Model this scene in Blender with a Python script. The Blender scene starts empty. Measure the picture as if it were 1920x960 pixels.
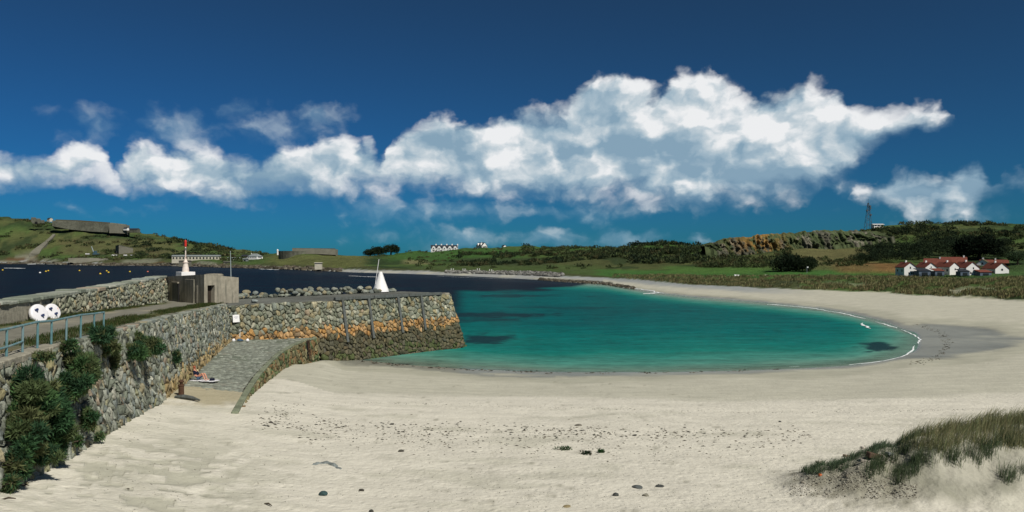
import bpy, bmesh, math, random
import numpy as np
from mathutils import Vector, Matrix, Quaternion
from math import sin, cos, pi, radians, sqrt, atan2, tan

# ------------------------------------------------------------------ camera, sky, sun, exposure
F = 1507.0            # focal length in units of the 1920 px wide frame
EYE = 12.0            # eye height above the sea (sea level is z = 0)
sc = bpy.context.scene
col = sc.collection
cam = bpy.data.cameras.new('camera'); cam.sensor_width = 36.0; cam.sensor_fit = 'HORIZONTAL'
cam.lens = 36.0 * F / 1920.0; cam.clip_start = 0.1; cam.clip_end = 20000
camo = bpy.data.objects.new('camera', cam); col.objects.link(camo)
camo.location = (0, 0, EYE); camo.rotation_euler = (radians(90), 0, 0)
sc.camera = camo

SUN_EL, SUN_AZ = radians(47), radians(138)      # azimuth clockwise from +Y (the view direction)
sd = Vector((sin(SUN_AZ) * cos(SUN_EL), cos(SUN_AZ) * cos(SUN_EL), sin(SUN_EL)))
sun = bpy.data.lights.new('sun', 'SUN'); sun.energy = 4.5; sun.angle = radians(0.53); sun.color = (1.0, 0.95, 0.86)
suno = bpy.data.objects.new('sun', sun); col.objects.link(suno)
suno.rotation_euler = sd.to_track_quat('Z', 'Y').to_euler(); suno.location = (60, -60, 80)
sc.view_settings.view_transform = 'Standard'; sc.view_settings.look = 'None'
sc.view_settings.exposure = 0.0; sc.view_settings.gamma = 1.0; sc.view_settings.use_curve_mapping = False

class NT:
    """tiny helper to write node trees as expressions"""
    def __init__(s, tree, dim='3D'): s.t = tree; s.dim = dim
    def new(s, kind, **kw):
        n = s.t.nodes.new(kind)
        for k, v in kw.items(): setattr(n, k, v)
        return n
    def put(s, inp, v):
        if isinstance(v, bpy.types.NodeSocket): s.t.links.new(v, inp)
        elif v is not None: inp.default_value = v
    def m(s, op, a, b=None, c=None, clamp=False):
        n = s.new('ShaderNodeMath', operation=op); n.use_clamp = clamp
        s.put(n.inputs[0], a)
        if b is not None: s.put(n.inputs[1], b)
        if c is not None: s.put(n.inputs[2], c)
        return n.outputs[0]
    def vm(s, op, a, b=None, scale=None):
        n = s.new('ShaderNodeVectorMath', operation=op)
        s.put(n.inputs[0], a)
        if b is not None: s.put(n.inputs[1], b)
        if scale is not None: s.put(n.inputs[3], scale)
        return n.outputs['Value'] if op in ('LENGTH', 'DOT_PRODUCT', 'DISTANCE') else n.outputs[0]
    def xyz(s, x=0.0, y=0.0, z=0.0):
        n = s.new('ShaderNodeCombineXYZ')
        for i, v in enumerate((x, y, z)): s.put(n.inputs[i], v)
        return n.outputs[0]
    def sep(s, v):
        n = s.new('ShaderNodeSeparateXYZ'); s.put(n.inputs[0], v); return n.outputs
    def noise(s, vec, scale, detail=4, rough=0.5, dist=0.0, lac=2.0):
        n = s.new('ShaderNodeTexNoise', noise_dimensions=s.dim); s.put(n.inputs['Vector'], vec); s.put(n.inputs['Scale'], scale)
        n.inputs['Detail'].default_value = detail; n.inputs['Roughness'].default_value = rough
        n.inputs['Distortion'].default_value = dist; n.inputs['Lacunarity'].default_value = lac
        return n.outputs[0]
    def noisec(s, vec, scale, detail=2, rough=0.5):
        n = s.new('ShaderNodeTexNoise', noise_dimensions=s.dim); s.put(n.inputs['Vector'], vec); s.put(n.inputs['Scale'], scale)
        n.inputs['Detail'].default_value = detail; n.inputs['Roughness'].default_value = rough
        return n.outputs[1]
    def voro(s, vec, scale, detail=0.0, rand=1.0, feature='F1', smooth=1.0, rough=0.5):
        n = s.new('ShaderNodeTexVoronoi', feature=feature, voronoi_dimensions=s.dim); s.put(n.inputs['Vector'], vec); s.put(n.inputs['Scale'], scale)
        n.inputs['Randomness'].default_value = rand
        if 'Detail' in n.inputs: n.inputs['Detail'].default_value = detail; n.inputs['Roughness'].default_value = rough
        if feature == 'SMOOTH_F1': n.inputs['Smoothness'].default_value = smooth
        return n
    def ss(s, v, a, b, lo=0.0, hi=1.0):
        n = s.new('ShaderNodeMapRange', interpolation_type='SMOOTHSTEP'); s.put(n.inputs[0], v)
        for i, q in enumerate((a, b, lo, hi)): s.put(n.inputs[i + 1], q)
        return n.outputs[0]
    def lin(s, v, a, b, lo=0.0, hi=1.0):
        n = s.new('ShaderNodeMapRange'); n.clamp = True; s.put(n.inputs[0], v)
        for i, q in enumerate((a, b, lo, hi)): s.put(n.inputs[i + 1], q)
        return n.outputs[0]
    def mix(s, f, a, b, mode='MIX'):
        n = s.new('ShaderNodeMix', data_type='RGBA', blend_type=mode); n.clamp_factor = True
        s.put(n.inputs[0], f)
        for i, v in ((6, a), (7, b)):
            if isinstance(v, tuple) and len(v) == 3: v = (*v, 1.0)
            s.put(n.inputs[i], v)
        return n.outputs[2]
    def ramp(s, f, stops, interp='LINEAR'):
        n = s.new('ShaderNodeValToRGB'); r = n.color_ramp; r.interpolation = interp
        while len(r.elements) < len(stops): r.elements.new(0.5)
        for e, (p, c) in zip(r.elements, stops):
            e.position = p; e.color = (*c, 1.0) if len(c) == 3 else c
        s.put(n.inputs[0], f); return n.outputs[0]
    def curve(s, f, pts, lo, hi):
        """piecewise curve of f over [0,1], values mapped from [lo,hi]"""
        n = s.new('ShaderNodeFloatCurve'); c = n.mapping.curves[0]; n.mapping.use_clip = False
        q = [(x, (y - lo) / (hi - lo)) for x, y in pts]
        c.points[0].location = q[0]; c.points[1].location = q[-1]
        for x, y in q[1:-1]: c.points.new(x, y)
        for p in c.points: p.handle_type = 'AUTO_CLAMPED'
        n.mapping.extend = 'HORIZONTAL'; n.mapping.update()
        s.put(n.inputs['Value'], f)
        return s.m('MULTIPLY_ADD', n.outputs[0], hi - lo, lo)

def pix_dir(px, py):
    x, z = (px - 960) / F, (480 - py) / F
    return atan2(x, 1.0), atan2(z, sqrt(1 + x * x))

world = bpy.data.worlds.new('World'); sc.world = world; world.use_nodes = True
wt = world.node_tree; wt.nodes.clear(); w = NT(wt, '2D')
sky = w.new('ShaderNodeTexSky', sky_type='NISHITA'); sky.sun_disc = False
sky.sun_elevation = SUN_EL; sky.sun_rotation = SUN_AZ; sky.altitude = 0
sky.air_density = 1.0; sky.dust_density = 0.1; sky.ozone_density = 3.0
SKY = 0.10
# the photograph was taken through a polarising filter: the whole sky is damped and saturated evenly
sr, sg_, sb_ = w.sep(sky.outputs[0])
blue = w.xyz(w.m('MULTIPLY', w.m('POWER', sr, 0.32), 0.0118), w.m('MULTIPLY', w.m('POWER', sg_, 1.10), 0.0168), w.m('MINIMUM', w.m('MULTIPLY_ADD', w.m('POWER', sb_, 1.75), 0.0066, w.m('MULTIPLY', sg_, 0.0115)), 0.8))
d = w.new('ShaderNodeTexCoord').outputs['Generated']
dx, dy, dz = w.sep(w.vm('NORMALIZE', d))
az = w.m('ARCTAN2', dx, dy); el = w.m('ARCSINE', dz)
# domain warp so that outlines billow
p0 = w.xyz(az, w.m('MULTIPLY', el, 1.35), 0.0)
wn = w.vm('SUBTRACT', w.noisec(p0, 9.0, 3, 0.55), (0.5, 0.5, 0.5))
wn2 = w.vm('SUBTRACT', w.noisec(p0, 38.0, 3, 0.55), (0.5, 0.5, 0.5))
p1 = w.vm('ADD', w.vm('ADD', p0, w.vm('SCALE', wn, scale=0.035)), w.vm('SCALE', wn2, scale=0.010))
wx, wy, _ = w.sep(w.vm('ADD', w.vm('SCALE', wn, scale=0.030), w.vm('SCALE', wn2, scale=0.016)))
azw = w.m('ADD', az, wx); elw = w.m('ADD', el, wy)
AZ0, AZ1 = -0.70, 0.70
un = w.m('DIVIDE', w.m('SUBTRACT', azw, AZ0), AZ1 - AZ0, clamp=True)
def edge(points):
    out = []
    for px, py in points:
        a, e = pix_dir(px, py); out.append(((a - AZ0) / (AZ1 - AZ0), e))
    return out
LO, HI = -0.05, 0.30
top = w.curve(un, edge([(-300, 300), (-60, 285), (0, 282), (100, 290), (130, 270), (185, 276), (208, 312), (225, 286), (270, 268), (330, 272), (400, 282), (440, 296), (500, 288), (540, 275), (600, 262), (690, 262), (722, 300), (735, 262), (770, 238), (830, 217), (900, 224), (960, 216), (1040, 206), (1065, 184), (1100, 148), (1150, 133), (1200, 142), (1236, 166), (1262, 142), (1320, 130), (1360, 150), (1420, 164), (1500, 156), (1560, 166), (1600, 184), (1660, 206), (1720, 198), (1775, 214), (1800, 262), (1840, 330), (2000, 360)]), LO, HI)
bot = w.curve(un, edge([(-300, 360), (0, 356), (100, 352), (180, 345), (208, 352), (260, 362), (330, 366), (450, 372), (600, 370), (720, 366), (800, 364), (900, 370), (1000, 373), (1100, 377), (1200, 385), (1300, 390), (1400, 387), (1490, 374), (1550, 345), (1600, 312), (1650, 272), (1720, 250), (1780, 236), (1800, 225), (1840, 200), (2000, 200)]), LO, HI)
top2 = w.curve(un, edge([(-300, 470), (1560, 430), (1600, 352), (1650, 338), (1700, 316), (1755, 326), (1820, 302), (1860, 328), (1920, 320), (2000, 335), (2150, 360)]), LO, HI)
bot2 = w.curve(un, edge([(-300, 430), (1560, 350), (1600, 366), (1650, 378), (1700, 402), (1800, 404), (1850, 376), (1920, 358), (2000, 372), (2150, 372)]), LO, HI)
# puffy relief, sampled here and a little towards the sun (up and to the right): the difference gives the lit and the shaded sides
def puff(p):
    v = w.voro(w.vm('ADD', p, w.vm('SCALE', wn2, scale=0.02)), 16.0, detail=2.0, rough=0.5)
    n = w.noise(p, 22.0, 7, 0.56)
    b = w.m('SUBTRACT', 1.0, v.outputs['Distance'])
    return w.m('ADD', w.m('MULTIPLY', b, 0.60), w.m('MULTIPLY', n, 0.72))
h0 = puff(p1)
h1 = puff(w.vm('ADD', p1, (0.010, 0.016, 0.0)))
big0 = w.noise(p1, 7.5, 3, 0.5)
big1 = w.noise(w.vm('ADD', p1, (0.02, 0.035, 0.0)), 7.5, 3, 0.5)
hc = w.m('SUBTRACT', h0, 0.62)
def bank(tp, bt, wt_, wb_):
    a = w.m('DIVIDE', w.m('SUBTRACT', tp, elw), wt_)
    b = w.m('DIVIDE', w.m('SUBTRACT', elw, bt), wb_)
    b = w.m('ADD', b, w.m('MULTIPLY', hc, 1.0))
    return w.m('MINIMUM', w.m('MULTIPLY_ADD', hc, 1.6, a), b)
s1 = bank(top, bot, 0.018, 0.030)
s2 = bank(top2, bot2, 0.016, 0.024)
s = w.m('MAXIMUM', s1, w.m('SUBTRACT', s2, 0.1))
dens = w.ss(s, -0.40, 0.75)
def blob(px, py, rx, ry, k=1.0):
    a, e = pix_dir(px, py)
    v = w.vm('MULTIPLY', w.vm('SUBTRACT', w.xyz(azw, elw, 0.0), (a, e, 0.0)), (F / rx, F / ry, 0.0))
    return w.m('MULTIPLY', w.m('SUBTRACT', 1.0, w.vm('LENGTH', v)), k)
def union(v):
    r = v[0]
    for x in v[1:]: r = w.m('MAXIMUM', r, x)
    return r
wisp = union([blob(310, 245, 120, 56, 1.0), blob(180, 242, 80, 36, .7), blob(540, 238, 110, 52, 1.0), blob(590, 215, 80, 30, .9), blob(450, 205, 60, 22, .5), blob(720, 400, 150, 34, 1.0), blob(860, 396, 170, 24, 1.0), blob(860, 448, 110, 36, 1.2), blob(1020, 450, 140, 26, 1.1),
              blob(1190, 450, 130, 22, 1.1), blob(1310, 446, 40, 14, .9), blob(260, 388, 120, 12, .6), blob(1560, 345, 60, 24, .5), blob(1800, 400, 160, 36, .7), blob(1000, 395, 240, 30, .6), blob(1050, 436, 40, 18, 1.1), blob(870, 436, 50, 24, 1.2), blob(700, 440, 60, 20, .6), blob(640, 400, 50, 10, .7)])
wd = w.m('MULTIPLY', w.ss(w.m('MULTIPLY_ADD', hc, 1.3, wisp), -0.05, 1.15), 0.56)
relief = w.m('ADD', w.m('MULTIPLY', w.m('SUBTRACT', h0, h1), 1.05), w.m('MULTIPLY', w.m('SUBTRACT', big0, big1), 1.7))
hgt = w.m('DIVIDE', w.m('SUBTRACT', elw, bot), w.m('MAXIMUM', w.m('SUBTRACT', top, bot), 0.02), clamp=True)
# thick middle of the big cloud lies in its own shade
core = union([blob(1150, 275, 120, 70, .9), blob(1320, 315, 190, 45, .6), blob(1000, 340, 90, 30, .5), blob(480, 340, 90, 40, .7), blob(860, 310, 130, 36, .3), blob(1480, 330, 120, 34, .25)])
core = w.m('MULTIPLY', w.ss(core, -0.1, 1.0), 0.22)
lit = w.m('ADD', w.m('MULTIPLY_ADD', hgt, 0.36, 0.40), w.m('SUBTRACT', relief, core))
lit = w.m('ADD', lit, w.m('ADD', w.m('MULTIPLY', w.m('SUBTRACT', big0, 0.5), 0.45), w.m('MULTIPLY', hc, 0.55)))
ccol = w.ramp(lit, [(0.0, (0.24, 0.37, 0.48)), (0.35, (0.36, 0.48, 0.57)), (0.66, (0.56, 0.64, 0.69)), (1.0, (0.87, 0.88, 0.89))])
wcol = w.ramp(w.m('ADD', lit, 0.06), [(0.0, (0.15, 0.31, 0.45)), (0.6, (0.31, 0.46, 0.57)), (1.0, (0.56, 0.66, 0.72))])
up = w.ss(el, -0.01, 0.02)
bluew = blue
c = w.mix(w.m('MULTIPLY', wd, up), bluew, wcol)
c = w.mix(w.m('MULTIPLY', w.m('MULTIPLY', dens, 0.97), up), c, ccol)
bg = w.new('ShaderNodeBackground'); w.put(bg.inputs[0], w.vm('SCALE', c, scale=1.0 / SKY)); bg.inputs[1].default_value = SKY
wo = w.new('ShaderNodeOutputWorld'); wt.links.new(bg.outputs[0], wo.inputs[0])
world.cycles.sampling_method = 'MANUAL'; world.cycles.sample_map_resolution = 512

sc.cycles.use_denoising = True
sc.cycles.max_bounces = 6; sc.cycles.diffuse_bounces = 2; sc.cycles.glossy_bounces = 2
sc.cycles.transparent_max_bounces = 8; sc.cycles.transmission_bounces = 2

# ------------------------------------------------------------------ helpers
def P(px, py, z):
    """point at height z seen at a pixel of the 1920 x 960 photograph"""
    Y = (EYE - z) * F / (py - 480.0)
    return Vector(((px - 960.0) / F * Y, Y, z))
def PY(px, py, Y):
    return Vector(((px - 960.0) / F * Y, Y, EYE - (py - 480.0) / F * Y))
rng = np.random.default_rng(7)
random.seed(7)

def _hash(ix, iy, seed):
    h = (ix.astype(np.int64) * 374761393 + iy.astype(np.int64) * 668265263 + seed * 1274126177) & 0xffffffff
    h = ((h ^ (h >> 13)) * 1274126177) & 0xffffffff
    return ((h ^ (h >> 16)) & 0xffffff) / float(0xffffff)
def vnoise(x, y, seed=0):
    x = np.asarray(x, float); y = np.asarray(y, float)
    ix = np.floor(x); iy = np.floor(y); fx = x - ix; fy = y - iy
    fx = fx * fx * fx * (fx * (fx * 6 - 15) + 10); fy = fy * fy * fy * (fy * (fy * 6 - 15) + 10)
    a = _hash(ix, iy, seed); b = _hash(ix + 1, iy, seed); c_ = _hash(ix, iy + 1, seed); d_ = _hash(ix + 1, iy + 1, seed)
    return (a * (1 - fx) + b * fx) * (1 - fy) + (c_ * (1 - fx) + d_ * fx) * fy
def fbm(x, y, octaves=4, seed=0, gain=0.5):
    s_, a, t = 0.0, 1.0, 0.0
    for o in range(octaves):
        s_ = s_ + a * vnoise(x * 2 ** o + 17.3 * o, y * 2 ** o - 9.1 * o, seed + o); t += a; a *= gain
    return s_ / t
def sstep(x, a, b):
    t = np.clip((np.asarray(x, float) - a) / (b - a), 0, 1); return t * t * (3 - 2 * t)

def link(o, parent=None):
    col.objects.link(o)
    if parent is not None: o.parent = parent
    return o
def npmesh(name, V, Fc, mat, parent=None, colr=None, smooth=False, attrs=None, loc=None):
    """V (n,3), Fc (m,3) or (m,4); colr (n,3) becomes the colour attribute 'tint'"""
    V = np.asarray(V, np.float32); Fc = np.asarray(Fc, np.int32)
    off = np.zeros(3) if parent is None else np.array(parent.location, np.float32)
    if loc is not None: off = np.array(loc, np.float32)
    me = bpy.data.meshes.new(name); n, m, k = len(V), len(Fc), Fc.shape[1]
    me.vertices.add(n); me.vertices.foreach_set('co', (V - off).astype(np.float32).ravel())
    me.loops.add(m * k); me.loops.foreach_set('vertex_index', Fc.ravel())
    me.polygons.add(m); me.polygons.foreach_set('loop_start', np.arange(0, m * k, k, dtype=np.int32))
    me.polygons.foreach_set('loop_total', np.full(m, k, np.int32))
    if smooth: me.polygons.foreach_set('use_smooth', np.ones(m, bool))
    me.update(calc_edges=True)
    if colr is not None:
        c4 = np.ones((n, 4), np.float32); c4[:, :3] = colr
        at = me.attributes.new('tint', 'FLOAT_COLOR', 'POINT'); at.data.foreach_set('color', c4.ravel())
    for an, av in (attrs or {}).items():
        at = me.attributes.new(an, 'FLOAT', 'POINT'); at.data.foreach_set('value', np.asarray(av, np.float32).ravel())
    me.materials.append(mat)
    o = bpy.data.objects.new(name, me)
    if loc is not None: o.location = loc
    return link(o, parent)

class MB:
    """collects simple shapes, build() links them as ONE mesh object (coordinates are world, parent must be unrotated)"""
    def __init__(s): s.v = []; s.f = []
    def poly(s, pts, faces):
        b = len(s.v); s.v += [tuple(p) for p in pts]; s.f += [tuple(b + i for i in f) for f in faces]; return s
    def box(s, c, size, rz=0.0, M=None):
        hx, hy, hz = size[0] / 2, size[1] / 2, size[2] / 2
        R = M if M is not None else Matrix.Rotation(rz, 3, 'Z')
        pts = [Vector(c) + R @ Vector((sx * hx, sy * hy, sz * hz)) for sz in (-1, 1) for sy in (-1, 1) for sx in (-1, 1)]
        return s.poly(pts, [(0, 2, 3, 1), (4, 5, 7, 6), (0, 1, 5, 4), (2, 6, 7, 3), (0, 4, 6, 2), (1, 3, 7, 5)])
    def prism(s, foot, z0, z1):
        n = len(foot)
        z0 = z0 if hasattr(z0, '__len__') else [z0] * n; z1 = z1 if hasattr(z1, '__len__') else [z1] * n
        pts = [(p[0], p[1], z) for p, z in zip(foot, z0)] + [(p[0], p[1], z) for p, z in zip(foot, z1)]
        return s.poly(pts, [tuple(reversed(range(n))), tuple(range(n, 2 * n))] + [(i, (i + 1) % n, n + (i + 1) % n, n + i) for i in range(n)])
    def tube(s, pts, r, n=8, cap=True):
        pts = [Vector(p) for p in pts]; r = r if hasattr(r, '__len__') else [r] * len(pts)
        rings = []
        for i, p in enumerate(pts):
            t = (pts[min(i + 1, len(pts) - 1)] - pts[max(i - 1, 0)]).normalized()
            u = t.cross(Vector((0, 0, 1)) if abs(t.z) < 0.95 else Vector((1, 0, 0))).normalized(); v = t.cross(u)
            rings.append([p + (u * cos(2 * pi * k / n) + v * sin(2 * pi * k / n)) * r[i] for k in range(n)])
        faces = [(i * n + k, i * n + (k + 1) % n, (i + 1) * n + (k + 1) % n, (i + 1) * n + k) for i in range(len(pts) - 1) for k in range(n)]
        if cap: faces += [tuple(reversed(range(n))), tuple(range((len(pts) - 1) * n, len(pts) * n))]
        return s.poly([q for R_ in rings for q in R_], faces)
    def lathe(s, c, prof, n=16):
        return s.tube([Vector(c) + Vector((0, 0, z)) for r, z in prof], [r for r, z in prof], n)
    def build(s, name, mat, parent=None, smooth=False, bevel=0.0):
        off = Vector((0, 0, 0)) if parent is None else parent.location
        if parent is not None and parent.parent is not None: off = off + parent.parent.location
        me = bpy.data.meshes.new(name); me.from_pydata([tuple(Vector(v) - off) for v in s.v], [], s.f)
        bm = bmesh.new(); bm.from_mesh(me); bmesh.ops.recalc_face_normals(bm, faces=bm.faces)
        if bevel > 0: bmesh.ops.bevel(bm, geom=bm.edges, offset=bevel, segments=1, affect='EDGES', clamp_overlap=True)
        bm.to_mesh(me); bm.free()
        if smooth: me.polygons.foreach_set('use_smooth', np.ones(len(me.polygons), bool))
        me.materials.append(mat); o = bpy.data.objects.new(name, me)
        return link(o, parent)
def tag(o, label=None, cat=None, group=None, kind=None):
    for k, v in (('label', label), ('category', cat), ('group', group), ('kind', kind)):
        if v: o[k] = v
    return o
def empty(name, loc, label=None, cat=None, group=None, kind=None):
    o = bpy.data.objects.new(name, None); o.location = loc; o.empty_display_size = 0.2; link(o)
    return tag(o, label, cat, group, kind)

# ------------------------------------------------------------------ materials
MAT = {}
def mat(name, base=(0.5, 0.5, 0.5), rough=0.8, spec=0.3, var=0.0, scale=3.0, bump=0.0, bscale=20.0, tint=False, metal=0.0, stain=None, var2=0.0):
    """principled material with noise variation of the base colour; tint: multiplies by the colour attribute 'tint'"""
    m = bpy.data.materials.new(name); m.use_nodes = True; t = NT(m.node_tree)
    b = m.node_tree.nodes['Principled BSDF']
    pos = t.new('ShaderNodeNewGeometry').outputs['Position']
    c = t.new('ShaderNodeRGB').outputs[0]; c.default_value = (*base, 1)
    if tint:
        a = t.new('ShaderNodeAttribute', attribute_name='tint'); c = t.mix(1.0, c, a.outputs['Color'], 'MULTIPLY')
    if var > 0:
        n = t.noise(pos, scale, 6, 0.65); c = t.mix(1.0, c, t.vm('SCALE', (1, 1, 1), scale=t.lin(n, 0.3, 0.7, 1 - var, 1 + var)), 'MULTIPLY')
    if var2 > 0:
        n = t.noise(pos, scale * 0.13, 3, 0.6); c = t.mix(1.0, c, t.vm('SCALE', (1, 1, 1), scale=t.lin(n, 0.3, 0.7, 1 - var2, 1 + var2)), 'MULTIPLY')
    if stain:
        sx = t.vm('MULTIPLY', pos, (2.2, 2.2, 0.18)); n = t.noise(sx, 1.5, 5, 0.6)
        c = t.mix(t.ss(n, 0.46, 0.66), c, stain)
    t.put(b.inputs['Base Color'], c); b.inputs['Roughness'].default_value = rough
    b.inputs['Specular IOR Level'].default_value = spec; b.inputs['Metallic'].default_value = metal
    if bump > 0:
        bn = t.new('ShaderNodeBump'); bn.inputs['Strength'].default_value = 1.0; bn.inputs['Distance'].default_value = bump
        t.put(bn.inputs['Height'], t.noise(pos, bscale, 5, 0.6)); t.put(b.inputs['Normal'], bn.outputs[0])
    MAT[name] = m; return m

# sand and grass-land both read the colour the surface has from the attribute 'tint'
def ground_material(name, sand):
    m = bpy.data.materials.new(name); m.use_nodes = True; t = NT(m.node_tree); b = m.node_tree.nodes['Principled BSDF']
    pos = t.new('ShaderNodeNewGeometry').outputs['Position']
    a = t.new('ShaderNodeAttribute', attribute_name='tint').outputs['Color']
    bn = t.new('ShaderNodeBump'); bn.inputs['Strength'].default_value = 1.0
    if sand:
        wet = t.new('ShaderNodeAttribute', attribute_name='wet').outputs['Fac']
        sy = t.vm('MULTIPLY', pos, (0.55, 1.0, 1.0))
        n1 = t.noise(sy, 0.9, 6, 0.6); n2 = t.noise(pos, 9.0, 5, 0.7); n3 = t.noise(t.vm('MULTIPLY', pos, (0.12, 0.5, 1)), 1.0, 4, 0.6)
        k = t.m('ADD', t.lin(n1, 0.3, 0.7, -0.10, 0.10), t.m('ADD', t.lin(n2, 0.3, 0.7, -0.07, 0.07), t.lin(n3, 0.3, 0.7, -0.05, 0.05)))
        c = t.mix(1.0, a, t.vm('SCALE', (1, 1, 1), scale=t.m('ADD', k, 1.0)), 'MULTIPLY')
        # grit: fine dark and light grains of shell and stone
        gr = t.voro(pos, 14.0).outputs['Distance']; gm = t.m('MULTIPLY', t.ss(gr, 0.16, 0.07), t.ss(n1, 0.42, 0.62))
        c = t.mix(t.m('MULTIPLY', gm, 0.55), c, (0.16, 0.14, 0.11))
        t.put(b.inputs['Base Color'], c)
        t.put(b.inputs['Roughness'], t.lin(wet, 0.55, 1.0, 0.92, 0.22)); t.put(b.inputs['Specular IOR Level'], t.lin(wet, 0.5, 1.0, 0.1, 0.5))
        dry = t.lin(wet, 0.25, 0.7, 1.0, 0.06)
        foot = t.voro(t.vm('MULTIPLY', pos, (1.0, 0.8, 1.0)), 2.6, feature='SMOOTH_F1', smooth=0.5).outputs['Distance']
        hgt = t.m('ADD', t.m('MULTIPLY', t.noise(pos, 2.2, 5, 0.6), 0.10), t.m('ADD', t.m('MULTIPLY', t.ss(foot, 0.10, 0.38), 0.020), t.m('MULTIPLY', n2, 0.012)))
        t.put(bn.inputs['Height'], t.m('MULTIPLY', hgt, dry)); bn.inputs['Distance'].default_value = 1.0
    else:
        n1 = t.noise(pos, 0.11, 6, 0.7); n2 = t.noise(pos, 0.9, 5, 0.7)
        k = t.m('ADD', t.lin(n1, 0.3, 0.7, -0.25, 0.25), t.lin(n2, 0.3, 0.7, -0.2, 0.2))
        c = t.mix(1.0, a, t.vm('SCALE', (1, 1, 1), scale=t.m('ADD', k, 1.0)), 'MULTIPLY')
        t.put(b.inputs['Base Color'], c); b.inputs['Roughness'].default_value = 0.95; b.inputs['Specular IOR Level'].default_value = 0.05
        t.put(bn.inputs['Height'], t.m('ADD', t.m('MULTIPLY', n1, 1.5), n2)); bn.inputs['Distance'].default_value = 1.2
    t.put(b.inputs['Normal'], bn.outputs[0]); MAT[name] = m; return m
ground_material('sand', True); ground_material('turf', False)

# ------------------------------------------------------------------ site plan of the pier and slipway
def wall_x(Y): return -10.6 - 0.225 * Y                     # top edge of the retaining wall
def quay_z(Y): return np.interp(Y, [0, 26, 50, 82, 120], [8.55, 8.5, 8.12, 7.08, 6.95])
PA, PB = np.array([-29.0, 81.5]), np.array([-8.7, 105.5])
PDIR = (PB - PA) / np.linalg.norm(PB - PA); PNRM = np.array([PDIR[1], -PDIR[0]]); PLEN = float(np.linalg.norm(PB - PA))
slip_edge = [P(445, 777, 3.0), P(457, 755, 2.98), P(470, 732, 2.96), P(486, 708, 2.95), P(505, 686, 2.95), P(526, 665, 2.95), P(552, 649, 2.95), P(575, 640, 2.95), P(592, 636.5, 2.95)]
SLX = [p.x for p in slip_edge]; SLY = [p.y for p in slip_edge]
def slip_x(Y): return np.interp(Y, SLY, SLX)
def slip_z(X, Y):
    a = wall_x(Y) + 0.5; q = np.clip((X - a) / np.maximum(slip_x(Y) - a, 1.0), 0, 1.4)
    zl = np.interp(Y, [45, 60, 82], [3.25, 3.38, 3.5]); return zl * (1 - q) + 2.95 * q

# ------------------------------------------------------------------ terrain
def pl(pts):
    a = np.array(pts, float); return lambda x: np.interp(x, a[:, 0], a[:, 1])
NW = pl([(640, 672), (700, 678), (760, 684), (870, 692), (960, 695.5), (1050, 698), (1250, 697.5), (1400, 694), (1500, 690), (1600, 684), (1660, 675), (1700, 664), (1724, 662), (1780, 664), (1850, 656), (1915, 641), (2000, 640)])
FW = pl([(-300, 494), (0, 495), (60, 494.5), (140, 497), (200, 498), (330, 498.5), (400, 501), (470, 503), (540, 505), (600, 508), (680, 511), (760, 513), (840, 516), (920, 519.5), (1000, 524), (1060, 529), (1130, 533), (1180, 541), (1230, 549), (1300, 557), (1380, 563), (1450, 569), (1540, 579), (1600, 590), (1650, 602), (1700, 621), (1724, 617), (1780, 616), (1850, 624), (1915, 637), (2000, 639)])
def near_shore(px):                       # depth (along the view axis) and height of the near waterline
    Y = (EYE) * F / (NW(px) - 480.0)
    Y = np.where(px < 640, np.interp(px, [-300, 300, 450, 560, 640], [85, 82, 76, 80, 94.2]), Y)
    z = np.interp(px, [300, 450, 560, 600, 640, 1680, 1724, 1800, 1920, 2300], [1.0, 1.6, 1.2, 0.8, 0, 0, .03, .07, .14, .8])
    return Y, z
def far_shore(px):
    Y = EYE * F / (FW(px) - 480.0)
    z = np.interp(px, [1680, 1724, 1800, 1920, 2300], [0, .03, .08, .15, 1.0]); return Y, z
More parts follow.
